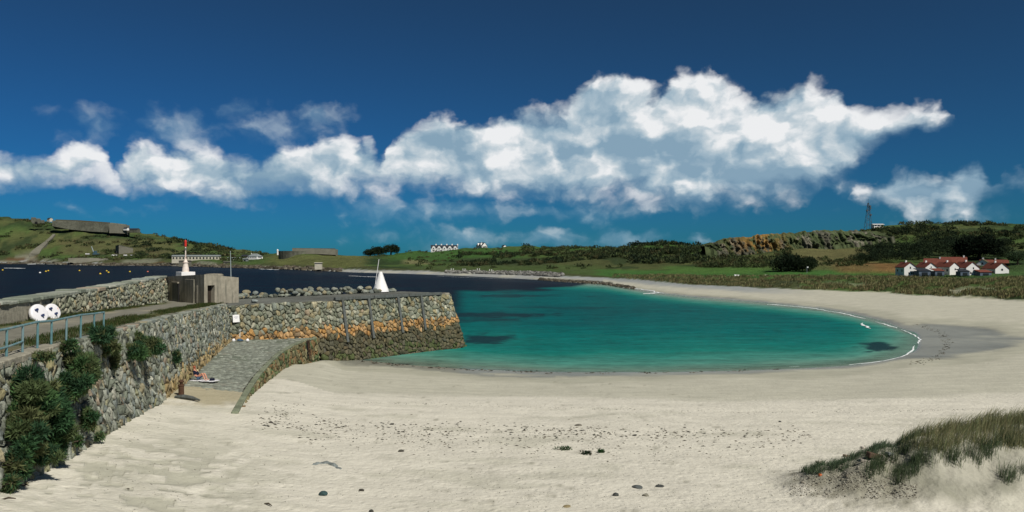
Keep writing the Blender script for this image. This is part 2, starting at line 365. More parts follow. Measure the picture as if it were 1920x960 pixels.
def keys(px):
    px = np.asarray(px, float); one = np.ones_like(px)
    yn, zn = near_shore(px); yf, zf = far_shore(px)
    yf = np.maximum(yf, yn + 1.5); gap = yf - yn
    dep = -np.minimum(3.0, 0.03 * gap) * sstep(px, 1722, 1640) + sstep(px, 1690, 1735) * 0.02
    left = px < 640
    k = [(4 * one, 10.2 * one), (20 * one, np.interp(px, [-300, 0, 150, 400, 700, 1400, 1920, 2300], [5.9, 5.1, 4.65, 3.95, 3.55, 3.55, 3.75, 4.0])),
         (26 * one, np.interp(px, [-300, 0, 150, 400, 700, 1400, 1920, 2300], [5.5, 4.75, 4.3, 3.6, 3.2, 3.2, 3.4, 3.6])),
         (45 * one, np.interp(px, [-300, 200, 300, 400, 445, 600, 900, 1920, 2300], [4.0, 4.1, 3.6, 3.15, 3.0, 2.5, 2.3, 2.35, 2.6])),
         (55 * one, np.interp(px, [-300, 300, 445, 520, 800, 1400, 1920, 2300], [3.0, 3.1, 2.6, 2.25, 1.85, 1.8, 1.9, 2.2])),
         (yn, zn),
         (np.where(left, np.maximum(yn + 36, 118), yn + 0.3 * gap), np.where(left, -4.0, np.where(px > 1724, zn, dep))),
         (np.where(left, yf * 0.9, yn + 0.75 * gap), np.where(left, -4.0, np.where(px > 1724, zf, dep))),
         (yf, zf)]
    yt = np.where(px > 1700, np.maximum(yf + 30, np.interp(px, [1700, 1920, 2300], [209, 180, 172])), yf) + np.where(px > 1700, 0, 1) * np.interp(px, [-300, 0, 200, 330, 400, 480, 600, 700, 840, 960, 1060, 1130, 1200, 1300, 1440, 1540, 1620, 1700, 1722, 1920, 2300], [40, 40, 30, 25, 40, 30, 20, 15, 20, 28, 35, 40, 50, 48, 48, 55, 70, 82, 80, 56, 50])
    zt = 1.8 * one; k.append((yt, zt))
    yd = yt + np.interp(px, [-300, 300, 400, 600, 840, 1200, 1440, 1920], [28, 28, 25, 20, 15, 16, 26, 30])
    zd_ = np.interp(px, [-300, 250, 330, 400, 480, 600, 840, 1000, 1200, 1440, 1550, 1700, 1920, 2300], [8, 7.5, 5, 5, 4.5, 3.2, 3.2, 3.2, 3.6, 3.9, 4.6, 5.0, 5.6, 6]); k.append((yd, zd_))
    yg = np.interp(px, [-300, 0, 200, 300, 400, 480, 600, 700, 840, 1000, 1200, 1440, 1700, 1920, 2300], [1370, 1330, 1240, 1130, 1010, 910, 730, 660, 620, 530, 440, 390, 350, 345, 345])
    zg = np.interp(px, [-300, 300, 400, 480, 600, 840, 1000, 1200, 1440, 1700, 1920], [14, 12, 8, 7, 6, 4.5, 4, 3.8, 3.2, 3.2, 3.3]); k.append((yg, zg))
    ym = np.interp(px, [-300, 0, 200, 330, 400, 480, 560, 640, 760, 900, 1000, 1100, 1200, 1300, 1400, 1500, 1620, 1700, 1800, 1920, 2300], [1440, 1410, 1360, 1300, 1250, 1130, 830, 780, 800, 760, 650, 600, 560, 515, 516, 516, 510, 470, 470, 470, 470])
    zm = np.interp(px, [-300, 0, 200, 330, 400, 480, 560, 640, 760, 900, 1000, 1100, 1200, 1300, 1400, 1500, 1620, 1700, 1800, 1920, 2300], [42, 40, 34, 25, 18.6, 14, 13.4, 9.5, 9.3, 11, 9.8, 10, 9.5, 10, 12.5, 15.3, 19, 16, 18, 18, 19]); k.append((ym, zm))
    yc = np.interp(px, [-300, 420, 480, 510, 530, 560, 640, 700, 760, 960, 1050, 1150, 1260, 1300, 1340, 1400, 1620, 1700, 1900, 2300], [1560, 1520, 1400, 1200, 1020, 880, 890, 900, 1000, 1000, 950, 850, 780, 700, 620, 562, 562, 600, 620, 650])
    pc = np.interp(px, [-300, 0, 50, 60, 130, 240, 300, 360, 420, 480, 510, 530, 560, 600, 640, 700, 760, 840, 900, 960, 1050, 1150, 1260, 1300, 1340, 1400, 1500, 1620, 1700, 1780, 1900, 2300],
                   [410, 404, 405, 409, 414, 430, 440, 452, 463, 472, 476, 476, 474, 474, 477, 479, 473, 469, 465.5, 464.5, 463, 462, 456, 459, 449, 441, 432, 427, 419, 415, 413, 416])
    k.append((yc, EYE + (480 - pc) * yc / F))
    k.append((yc * 1.2, EYE + (480 - pc) * yc / F - 14)); k.append((9000 * one, -30 * one))
    return np.array([a for a, _ in k]), np.array([b for _, b in k])

th = np.concatenate([np.linspace(-pi, -0.66, 46)[:-1], np.arange(-0.66, 0.66, 0.00175), np.linspace(0.66, pi, 46)])
R = np.exp(np.linspace(math.log(3.0), math.log(8000.0), 600))
NTH, NR = len(th), len(R)
thc = np.clip(th, -0.70, 0.70); pxs = np.clip(960 + F * np.tan(thc), -300, 2300)
KY, KZ = keys(pxs)
KR = KY / np.cos(np.clip(th, -0.66, 0.66))
H = np.zeros((NTH, NR))
for i in range(NTH): H[i] = np.interp(np.log(R), np.log(KR[:, i]), KZ[:, i])
def blur(A, n, axis):
    k = np.hanning(2 * n + 3)[1:-1]; k /= k.sum()
    Ap = np.pad(A, [(n, n) if a == axis else (0, 0) for a in range(2)], mode='edge')
    return np.apply_along_axis(lambda v: np.convolve(v, k, 'valid'), axis, Ap)
Hs = blur(blur(H, 5, 1), 6, 0); Hl = blur(blur(H, 2, 1), 8, 0)
XX = np.sin(th)[:, None] * R[None]; YY = np.cos(th)[:, None] * R[None]
RT = KR[9][:, None]; RD = KR[10][:, None]; RC = KR[13][:, None]; RM = KR[12][:, None]; RN = KR[5][:, None]; RF = KR[8][:, None]
RR = np.broadcast_to(R[None], H.shape); PXG = np.broadcast_to(pxs[:, None], H.shape)
land = sstep(RR / RT, 0.97, 1.06)
H = Hl * (1 - land) + Hs * land
# hummocks on the land, more with distance
amp = land * np.clip((RR - 150) / 500, 0.15, 1.6)
H += amp * ((fbm(XX / 55, YY / 55, 5, 3) - 0.5) * 7.0 + (fbm(XX / 14, YY / 14, 3, 9) - 0.5) * 2.0) * np.where(RR > RC * 1.02, 0.2, 1)
duneb = sstep(PXG, 1180, 1500) * sstep(RR, RT * 1.0, RT * 1.04) * (1 - sstep(RR, RD * 1.04, RD * 1.15))
H += duneb * ((fbm(XX / 6, YY / 6, 4, 21) - 0.45) * 2.6)
beach = (1 - land)
H += beach * np.clip((RR - 10) / 40, 0, 1) * ((fbm(XX / 9, YY / 14, 3, 5) - 0.5) * 0.22 * (H > 0.25) + (fbm(XX / 2.2, YY / 2.2, 3, 6) - 0.5) * 0.06 * (H > 0.6))
# the dune at the right, close to the camera
ridge_h = np.interp(XX, [10.3, 11.3, 12.3, 14, 15.3, 17, 19.4, 25, 40], [0, .3, .75, 1.3, 1.75, 2.1, 2.45, 2.9, 3.0])
dyy = YY - (31.0 + (fbm(XX / 4, XX * 0 + 3.3, 2, 31) - 0.5) * 2.0)
prof = np.where(dyy > 0, np.exp(-(dyy / 2.0) ** 2), np.exp(-(dyy / 2.9) ** 2))
dune = np.where(YY > 0, ridge_h * prof, 0)
H += dune + (dune > 0.15) * (fbm(XX / 1.3, YY / 1.3, 4, 41) - 0.5) * np.clip(dune, 0, 1) * 0.9
# runnels and hollows beside the wall, lower left
ripple = np.exp(-((XX + 13) / 5.5) ** 2 - ((YY - 30) / 12) ** 2)
H += ripple * (fbm(XX / 1.1, YY / 0.45, 3, 51) - 0.5) * 0.22

# hollow out the ground under the slipway; loose sand covers its foot
ins = (XX > wall_x(YY) - 6) & (XX < slip_x(YY)) & (YY > 44) & (YY < 95)
foot = np.interp(YY + (fbm(XX / 3, YY / 3, 3, 55) - .5) * 3, [51.5, 58.0], [0.16, -0.35])
inw = sstep(YY, 43.0, 48.0) * ins
H = H * (1 - inw) + inw * np.minimum(np.where(YY < 60, 9, H), slip_z(XX, YY) + foot)
outd = np.where((XX >= slip_x(YY)) & (YY > 40) & (YY < 80), np.exp(-((XX - slip_x(YY)) / 4.0) ** 2), 0)
tgt = np.interp(YY, [40, 46, 52, 58, 66, 80], [2.9, 3.02, 2.85, 2.45, 1.95, 1.3])
H = np.where(outd > 0, H + outd * np.maximum(0, tgt - H), H)
outer = sstep(XX, slip_x(YY) + 1.2, slip_x(YY)) * (XX >= slip_x(YY)) * sstep(YY, 43, 46) * (1 - sstep(YY, 50, 58))

def ground(x, y):
    """height of the terrain at a world point"""
    t = math.atan2(x, y); r = math.log(max(math.hypot(x, y), 3.01))
    i = int(np.searchsorted(th, t)) - 1; i = max(0, min(NTH - 2, i)); fi = (t - th[i]) / (th[i + 1] - th[i])
    lr = np.log(R); j = (r - lr[0]) / (lr[1] - lr[0]); j0 = max(0, min(NR - 2, int(j))); fj = j - j0
    return float((H[i, j0] * (1 - fi) + H[i + 1, j0] * fi) * (1 - fj) + (H[i, j0 + 1] * (1 - fi) + H[i + 1, j0 + 1] * fi) * fj)
_lr0, _dlr = math.log(3.0), (math.log(8000.0) - math.log(3.0)) / 599
def grounds(x, y):
    x = np.asarray(x, float); y = np.asarray(y, float)
    t = np.arctan2(x, y); r = np.log(np.maximum(np.hypot(x, y), 3.01))
    i = np.clip(np.searchsorted(th, t) - 1, 0, NTH - 2); fi = (t - th[i]) / (th[i + 1] - th[i])
    j = (r - _lr0) / _dlr; j0 = np.clip(j.astype(int), 0, NR - 2); fj = j - j0
    return (H[i, j0] * (1 - fi) + H[i + 1, j0] * fi) * (1 - fj) + (H[i, j0 + 1] * (1 - fi) + H[i + 1, j0 + 1] * fi) * fj
def on_ground(px, Y):
    x = (px - 960.0) / F * Y; return Vector((x, Y, ground(x, Y)))

# colours the ground has
def lerp(a, b, f): return a * (1 - f[..., None]) + np.array(b) * f[..., None]
C = np.zeros(H.shape + (3,)); C[:] = (0.612, 0.585, 0.493)
wet = np.zeros(H.shape)
Ydep = YY
nz = fbm(XX / 7, YY / 3.5, 4, 61); nz2 = fbm(XX / 2.0, YY / 1.0, 4, 62); nz3 = fbm(XX / 25, YY / 12, 3, 63)
damp = sstep(Ydep + (nz3 - .5) * 9 + (nz - .5) * 4, 56.5, 61.5) * (H < 1.95) * 0.42
damp = np.maximum(damp, sstep(H + (nz - .5) * .5, 1.0, 0.35) * 0.62 * (YY > 40))
wet = np.maximum(wet, damp)
# right-hand wet tongue and the edge of the water
tong = sstep(H + (nz - 0.5) * 0.22 + (nz3 - .5) * .25, 0.46, 0.10) * (YY > 60)
wet = np.maximum(wet, tong * 0.9)
wet = np.maximum(wet, sstep(H, 0.10, 0.0) * (YY > 60))
# damp patches low on the left between wall and beach
pat = np.exp(-((XX + 13.0 + .22 * (YY - 28)) / 4.2) ** 2 - ((YY - 29) / 9) ** 2) * sstep(fbm(XX / 1.5, YY / .55, 4, 67) + (nz - .5) * .5, 0.42, 0.54) * 1.25
wet = np.maximum(wet, np.clip(pat, 0, 1) * 0.5)
wet = np.maximum(wet, sstep(fbm(XX / 3.5, YY / 1.6, 4, 66), 0.58, 0.74) * 0.26 * (Ydep < 56))
C = lerp(C, (0.395, 0.388, 0.305), np.clip(wet / 0.6, 0, 1))
C = lerp(C, (0.36, 0.32, 0.21), inw * sstep(YY + (nz2 - .5) * 5 - 0.10 * np.abs(XX + 18), 46.5, 49) * 0.9)
C = lerp(C, (0.25, 0.255, 0.215), sstep(wet, 0.6, 1.0))
C = C * (1 + ((nz - .5) * .5 + (nz3 - .5) * .4) * tong * (H > -.05))[..., None]
C = lerp(C, (0.42, 0.42, 0.33), sstep(H, -0.02, -0.15))
# pebbles and shingle under the far bank
peb = sstep(H + (nz - .5) * 0.5, 0.9, 1.5) * (YY > 150) * (1 - sstep(PXG, 1380, 1560)) * (RR < RT * 1.02)
C = lerp(C, (0.27, 0.29, 0.29), peb * 0.9)
pebl = (PXG < 1130) * (RR > RF * 0.98) * (RR < RT * 1.02) * sstep(nz3, 0.40, 0.55)
C = lerp(C, (0.30, 0.31, 0.30), pebl * 0.85)
rocky = sstep(PXG, 520, 480) * sstep(RR, RF * 0.99, RF) * sstep(fbm(XX / 30, YY / 30, 4, 71), 0.42, 0.5)
C = lerp(C, (0.10, 0.085, 0.06), rocky)
dk = (PXG > 1010) * (PXG < 1150) * sstep(H, 0.0, 0.2) * (1 - sstep(H, 0.7, 1.0)) * sstep(nz, 0.35, 0.5) * (YY > 250)
C = lerp(C, (0.05, 0.05, 0.035), dk)
# dune: grey-green rubble and trodden sand
dn = sstep(dune + (fbm(XX / 1.0, YY / 1.0, 4, 82) - .5) * .9, 0.15, 0.8) * (YY > 0)
C = lerp(C, (0.285, 0.28, 0.22), dn * (0.66 + 0.34 * sstep(fbm(XX / 1.6, YY / 1.2, 4, 81), 0.35, 0.6)))
C = lerp(C, (0.27, 0.26, 0.20), sstep(dune + (fbm(XX / .8, YY / .8, 4, 83) - .5) * .7, 0.12, 0.32) * sstep(XX, 15.2, 13.5) * (0.45 + 0.5 * sstep(fbm(XX / .5, YY / .4, 3, 84), .35, .6)) * (YY > 0))
# land
g1 = fbm(XX / 60, YY / 60, 5, 101); g2 = fbm(XX / 18, YY / 18, 4, 102); g3 = fbm(XX / 140, YY / 140, 3, 103)
L = np.zeros_like(C); L[:] = (0.062, 0.094, 0.030)
L = lerp(L, (0.040, 0.063, 0.024), sstep(g1, 0.45, 0.6))
L = lerp(L, (0.088, 0.082, 0.037), sstep(g3 + (g2 - .5) * .4, 0.52, 0.64) * 0.6)
L = lerp(L, (0.026, 0.040, 0.018), sstep(g2 * 0.6 + g1 * 0.4, 0.54, 0.60) * 0.8)
PYG = 480 + F * (EYE - H) / np.maximum(YY, 1.0)
# brighter fields: under the white terrace, the links behind the beach, the low promontory
def patch(px0, px1, py0, py1, c_, soft=8, k=1.0, n=0.25):
    global L
    e = (fbm(XX / 40, YY / 40, 3, int(px0)) - 0.5) * 2 * n
    msk = sstep(PXG + e * 60, px0 - soft * 2, px0 + soft * 2) * (1 - sstep(PXG + e * 60, px1 - soft * 2, px1 + soft * 2)) * sstep(PYG + e * 10, py0 - soft * .3, py0 + soft * .3) * (1 - sstep(PYG + e * 10, py1 - soft * .3, py1 + soft * .3))
    L = lerp(L, c_, msk * k * (YY > 100))
patch(730, 980, 466, 489, (0.045, 0.092, 0.026), k=.95)
patch(980, 1300, 457, 468, (0.054, 0.105, 0.026), k=.9)
patch(760, 1130, 498, 512, (0.060, 0.085, 0.030), k=.8)
patch(860, 1010, 484, 499, (0.040, 0.052, 0.024), k=.8)
patch(1120, 1760, 506, 521, (0.050, 0.115, 0.030), k=.95)
patch(1480, 1640, 464, 497, (0.125, 0.110, 0.052), k=.85)
patch(1575, 1700, 495, 511, (0.20, 0.095, 0.045), k=.75)
patch(1500, 1640, 496, 506, (0.11, 0.10, 0.045), k=.5)
patch(500, 690, 478, 503, (0.105, 0.105, 0.042), k=.8)
patch(760, 806, 488, 496, (0.22, 0.19, 0.10), k=.6, soft=5)
patch(110, 330, 450, 478, (0.105, 0.082, 0.044), k=.55)
patch(1250, 1420, 500, 512, (0.065, 0.125, 0.032), k=.8)
patch(1700, 1920, 508, 521, (0.055, 0.100, 0.034), k=.9)
bank = sstep(RR, RT * 0.99, RT * 1.01) * (1 - sstep(RR, RD * 0.995, RD * 1.02))
L = lerp(L, (0.055, 0.058, 0.028), bank * (PXG < 1500) * 0.85)
L = lerp(L, (0.36, 0.33, 0.25), bank * sstep(PXG, 1450, 1600) * sstep(fbm(XX / 9, YY / 9, 4, 111) , 0.46, 0.60) * sstep(RR, RD * 0.99, RT))
L = lerp(L, (0.105, 0.050, 0.030), bank * (PXG < 420) * sstep(fbm(XX / 50, YY / 50, 3, 112), 0.5, 0.6) * 0.8)
L = lerp(L, (0.20, 0.19, 0.15), bank * (PXG < 520) * sstep(fbm(XX / 40, YY / 40, 3, 114), 0.55, 0.65) * 0.7)
L = L * np.array([1.22, 1.30, 1.22])
lm = sstep(RR / RT + (fbm(XX / 8, YY / 8, 3, 113) - .5) * 0.02, 0.995, 1.005)
C = C * (1 - lm[..., None]) + L * lm[..., None]

V = np.stack([XX, YY, H], -1)
idx = np.arange(NTH * NR).reshape(NTH, NR)
quad = np.stack([idx[:-1, :-1], idx[1:, :-1], idx[1:, 1:], idx[:-1, 1:]], -1)
island = (RR > RT * 1.004)[:-1, :-1]
pq = PXG[:-1, :-1]
for nm, msk, mt in (('beach', ~island, 'sand'), ('harbour_hill', island & (pq < 520), 'turf'), ('headland', island & (pq >= 520) & (pq < 1290), 'turf'), ('quarry_hill', island & (pq >= 1290), 'turf')):
    q = quad[msk]; used = np.unique(q); re = np.full(NTH * NR, -1); re[used] = np.arange(len(used))
    o = npmesh(nm, V.reshape(-1, 3)[used], re[q], MAT[mt], colr=C.reshape(-1, 3)[used], smooth=True, attrs={'wet': wet.reshape(-1)[used]})
    o['kind'] = 'structure'

# ------------------------------------------------------------------ sea
def ell(px, py, cx, cy, rx, ry, soft=0.35, seed=1):
    n = (fbm(px / 30, py / 4, 4, seed) - .5) * 1.7
    d_ = np.sqrt(((px - cx) / rx) ** 2 + ((py - cy) / ry) ** 2) + n
    return 1 - sstep(d_, 1 - soft * 1.8, 1 + soft * 1.2)
ths = np.concatenate([np.linspace(-pi, -0.66, 24)[:-1], np.arange(-0.66, 0.66, 0.003), np.linspace(0.66, pi, 24)])
Rs = np.exp(np.linspace(math.log(60.0), math.log(9000.0), 420))
SX = np.sin(ths)[:, None] * Rs[None]; SY = np.cos(ths)[:, None] * Rs[None]
spx = np.where(SY > 1, 960 + F * SX / np.maximum(SY, 1), 0); spy = np.where(SY > 1, 480 + F * EYE / np.maximum(SY, 1), 700)
spx = np.clip(spx, -600, 2500)
dn_ = NW(spx) - spy; df = spy - FW(spx)
wob = (fbm(SX / 14, SY / 20, 3, 201) - .5)
deep = 1.55 * sstep(dn_ + wob * 14, -4, 52) + 1.25 * sstep(dn_ + wob * 30, 25, 110)
deep = deep * sstep(spx, 1735, 1560) + .12 * sstep(spx, 1640, 1700)
deep = np.minimum(deep, 3.0 * sstep(df * 1.0, 0, 34 * np.interp(spx, [1150, 1700], [0.6, 1.0])) + 0.0)
bnd = np.interp(spx, [860, 1000, 1070, 1110, 1180], [547, 544, 537, 527, 516])
navy = 1 - sstep(spy + wob * 10, bnd - 3, bnd + 4)
navy = np.maximum(navy, sstep(spx, 880, 845) * sstep(spy, 640, 560))
navy = np.where(spx < 600, 1.0, navy)
weed = np.zeros_like(SX)
for i, (cx, cy, rx, ry, k) in enumerate([(935, 591, 125, 7, .9), (900, 600, 90, 6, .6), (905, 636, 58, 9, .95), (985, 555, 110, 3, .7), (1060, 577, 120, 2.6, .55), (1130, 590, 90, 3, .4), (1180, 583, 180, 5, .35), (1646, 649, 34, 9, .95), (1670, 652, 30, 4, .5), (760, 682, 60, 3.2, .75), (820, 689, 60, 2, .6), (700, 676, 30, 2.2, .5), (1200, 575, 150, 8, .3), (1300, 600, 200, 14, .18), (1050, 606, 140, 6, .3)]):
    weed = np.maximum(weed, k * ell(spx, spy, cx, cy, rx, ry, seed=300 + i))
SV = np.stack([SX, SY, np.zeros_like(SX)], -1).reshape(-1, 3)
si = np.arange(len(ths) * len(Rs)).reshape(len(ths), len(Rs))
sq = np.stack([si[:-1, :-1], si[1:, :-1], si[1:, 1:], si[:-1, 1:]], -1).reshape(-1, 4)
m = bpy.data.materials.new('sea_water'); m.use_nodes = True; t = NT(m.node_tree); b = m.node_tree.nodes['Principled BSDF']
pos = t.new('ShaderNodeNewGeometry').outputs['Position']
dp = t.new('ShaderNodeAttribute', attribute_name='deep').outputs['Fac']; nv = t.new('ShaderNodeAttribute', attribute_name='navy').outputs['Fac']; wd_ = t.new('ShaderNodeAttribute', attribute_name='weed').outputs['Fac']
n1 = t.noise(t.vm('MULTIPLY', pos, (0.035, 0.09, 1)), 1.0, 5, 0.6); n2 = t.noise(t.vm('MULTIPLY', pos, (0.3, 0.6, 1)), 1.0, 4, 0.6)
dd = t.m('ADD', dp, t.m('MULTIPLY', t.m('SUBTRACT', n1, 0.5), t.m('MULTIPLY', dp, 0.5)))
c = t.ramp(t.m('DIVIDE', dd, 3.0), [(0.0, (0.15, 0.245, 0.19)), (0.18, (0.060, 0.205, 0.160)), (0.46, (0.008, 0.158, 0.128)), (0.75, (0.000, 0.112, 0.104)), (1.0, (0.0, 0.080, 0.085))])
n5 = t.noise(t.vm('MULTIPLY', pos, (0.55, 1.5, 1)), 1.0, 6, 0.7); n6 = t.noise(t.vm('MULTIPLY', pos, (0.10, 0.28, 1)), 1.0, 6, 0.68)
c = t.mix(1.0, c, t.vm('SCALE', (1, 1, 1), scale=t.m('ADD', t.lin(n5, 0.3, 0.7, 0.70, 1.34), t.lin(n6, 0.3, 0.7, -0.30, 0.30))), 'MULTIPLY')  # ripple light and dark put into the water colour, also in the next mix
c = t.mix(t.m('MULTIPLY', t.ss(n5, 0.60, 0.74), 0.30), c, (0.04, 0.19, 0.20))
c = t.mix(nv, c, t.mix(t.ss(n1, 0.4, 0.62), (0.0055, 0.0072, 0.0145), (0.004, 0.013, 0.021)))
wk = t.m('ADD', wd_, t.m('MULTIPLY', t.m('SUBTRACT', n6, 0.5), t.m('MULTIPLY', t.ss(wd_, 0.02, 0.3), 1.3)))
wk = t.m('ADD', wk, t.m('MULTIPLY', t.m('SUBTRACT', n2, 0.5), t.m('MULTIPLY', t.ss(wd_, 0.02, 0.3), 0.9)))
c = t.mix(t.m('MULTIPLY', t.ss(wk, 0.08, 0.95), 0.92), c, (0.006, 0.024, 0.032))
bn = t.new('ShaderNodeBump'); bn.inputs['Strength'].default_value = 0.9; bn.inputs['Distance'].default_value = 1.0
wv = t.m('ADD', t.m('MULTIPLY', t.noise(t.vm('MULTIPLY', pos, (0.5, 1.1, 1)), 1.0, 5, 0.62), 0.22), t.m('MULTIPLY', t.noise(t.vm('MULTIPLY', pos, (0.08, 0.2, 1)), 1.0, 3, 0.5), 0.5))
t.put(bn.inputs['Height'], t.m('MULTIPLY', wv, t.lin(dp, 0.0, 1.4, 0.10, 1.0)))
# the filter on the lens takes most of the surface reflection away: body colour plus a weak Fresnel gloss
m.node_tree.nodes.remove(b); out = m.node_tree.nodes['Material Output']
df_ = t.new('ShaderNodeBsdfDiffuse'); t.put(df_.inputs['Color'], c); t.put(df_.inputs['Normal'], bn.outputs[0])
gl = t.new('ShaderNodeBsdfGlossy'); gl.inputs['Roughness'].default_value = 0.2; t.put(gl.inputs['Normal'], bn.outputs[0])
fr = t.new('ShaderNodeFresnel'); fr.inputs['IOR'].default_value = 1.33; t.put(fr.inputs['Normal'], bn.outputs[0])
mx = t.new('ShaderNodeMixShader'); t.put(mx.inputs[0], t.m('MULTIPLY', fr.outputs[0], 0.13)); t.put(mx.inputs[1], df_.outputs[0]); t.put(mx.inputs[2], gl.outputs[0])
tr = t.new('ShaderNodeBsdfTransparent'); mx2 = t.new('ShaderNodeMixShader')
t.put(mx2.inputs[0], t.m('MAXIMUM', t.lin(dp, 0.0, 0.35, 0.45, 1.0), nv)); t.put(mx2.inputs[1], tr.outputs[0]); t.put(mx2.inputs[2], mx.outputs[0])
t.put(out.inputs[0], mx2.outputs[0])
MAT['sea'] = m
sea = npmesh('sea', SV, sq, m, smooth=True, attrs={'deep': deep, 'navy': navy, 'weed': weed}); sea['kind'] = 'structure'

# ------------------------------------------------------------------ stone walls
mat('stone', (1, 1, 1), 0.9, 0.12, var=0.38, scale=6.0, bump=0.06, bscale=8.0, tint=True, var2=.22)
mat('joint', (0.10, 0.095, 0.075), 0.95, 0.05, var=0.3, scale=4.0, bump=0.05, bscale=6.0)
mat('concrete', (0.30, 0.275, 0.215), 0.9, 0.1, var=0.22, scale=2.2, bump=0.01, bscale=14, stain=(0.17, 0.165, 0.13), var2=0.15)
mat('mortared', (0.27, 0.255, 0.20), 0.9, 0.1, var=0.35, scale=3.2, bump=0.05, bscale=5)
mat('tint_rock', (1, 1, 1), 0.9, 0.15, var=0.3, scale=4.0, bump=0.03, bscale=8, tint=True)
PALETTE = np.array([(.205, .220, .175), (.255, .270, .225), (.165, .185, .145), (.285, .255, .165), (.285, .235, .175), (.115, .125, .10), (.335, .335, .275), (.19, .215, .195)])
PROB = np.array([.24, .2, .15, .08, .04, .10, .07, .12])

def clip_poly(poly, nx, ny, d):
    """keep the part of poly where nx*x + ny*y <= d"""
    out = []; n = len(poly)
    for i in range(n):
        a, b2 = poly[i], poly[(i + 1) % n]
        da, db = nx * a[0] + ny * a[1] - d, nx * b2[0] + ny * b2[1] - d
        if da <= 0: out.append(a)
        if (da < 0 < db) or (db < 0 < da):
            t_ = da / (da - db); out.append((a[0] + (b2[0] - a[0]) * t_, a[1] + (b2[1] - a[1]) * t_))
    return out

def cells(s0, s1, z0f, z1f, size, stretch, seed, vary=0.45):
    """irregular stone outlines covering the strip s0..s1 between heights z0f(s) and z1f(s)"""
    rg = np.random.default_rng(seed); pts = []
    zmin = min(z0f(s_) for s_ in np.linspace(s0, s1, 40)); zmax = max(z1f(s_) for s_ in np.linspace(s0, s1, 40))
    hh = size * stretch; r_ = 0; z = zmin
    while z < zmax + hh * 0.5:
        s_ = s0 + rg.uniform(0, size) - size
        while s_ < s1 + size:
            k = rg.uniform(0.5, 1.35) if rg.random() > 0.16 else rg.uniform(1.5, 2.1)
            px_, pz_ = s_ + rg.normal(0, size * 0.16), z + rg.normal(0, hh * vary * 0.8)
            if z0f(px_) - hh < pz_ < z1f(px_) + hh * 0.15: pts.append((px_, pz_))
            s_ += size * k
        z += hh * rg.uniform(0.8, 1.2); r_ += 1
    pts = np.array(pts); out = []
    q = pts / np.array([1.0, stretch])
    for i in range(len(pts)):
        if not (s0 - size * .2 < pts[i, 0] < s1 + size * .2): continue
        dd_ = np.hypot(*(q - q[i]).T); nb = np.argsort(dd_)[1:15]
        w_ = size * 1.6; x, y = q[i]; poly = [(x - w_, y - w_), (x + w_, y - w_), (x + w_, y + w_), (x - w_, y + w_)]
        for j in nb:
            nx, ny = q[j] - q[i]; mx_, my_ = (q[j] + q[i]) / 2
            poly = clip_poly(poly, nx, ny, nx * mx_ + ny * my_)
            if len(poly) < 3: break
        if len(poly) < 3: continue
        poly = [(a, b2 * stretch) for a, b2 in poly]
        sl = (z1f(pts[i, 0] + .3) - z1f(pts[i, 0] - .3)) / .6
        poly = clip_poly(poly, -sl, 1.0, z1f(pts[i, 0]) - sl * pts[i, 0] + rg.uniform(-.12, .10))
        poly = clip_poly(poly, -1, 0, -s0); 
        if len(poly) >= 3: poly = clip_poly(poly, 1, 0, s1)
        if len(poly) < 3: continue
        a2 = np.array(poly); area = 0.5 * abs(np.dot(a2[:, 0], np.roll(a2[:, 1], 1)) - np.dot(a2[:, 1], np.roll(a2[:, 0], 1)))
        if area < 0.012 * 1: continue
        out.append((a2, area))
    return out

def stone_shape(poly, rg, joint, proud):
    """rounded stone over an outline: local (s, z, out) vertices and faces"""
    c_ = poly.mean(0)
    # cut the corners once, thin out to at most nine
    nx_ = np.roll(poly, -1, 0); q = np.stack([poly * .86 + nx_ * .14, poly * .14 + nx_ * .86], 1).reshape(-1, 2)
    if len(q) > 10: q = q[np.linspace(0, len(q) - 1e-6, 10).astype(int)]
    n = len(q); r = np.linalg.norm(q - c_, axis=1, keepdims=True); q0 = c_ + (q - c_) * np.maximum(0.6, 1 - joint / np.maximum(r, .05))
    h = proud * rg.uniform(0.45, 1.3); tx, tz = rg.normal(0, .24, 2)
    def ring(k, lift, jit):
        p_ = c_ + (q0 - c_) * k + rg.normal(0, jit, q0.shape); d_ = p_ - c_
        return np.column_stack([p_, lift + d_[:, 0] * tx + d_[:, 1] * tz + rg.normal(0, jit * .7, n)])
    v = np.vstack([np.column_stack([q0, np.full(n, -0.16)]), ring(0.985, h * .65, .016), ring(0.84, h, .026), [[*(c_), h * 1.06]]])
    f = []
    for k in range(2):
        for i in range(n):
            j = (i + 1) % n; f += [(k * n + i, k * n + j, (k + 1) * n + j), (k * n + i, (k + 1) * n + j, (k + 1) * n + i)]
    f += [(2 * n + i, 2 * n + (i + 1) % n, 3 * n) for i in range(n)]
    return v, np.array(f)

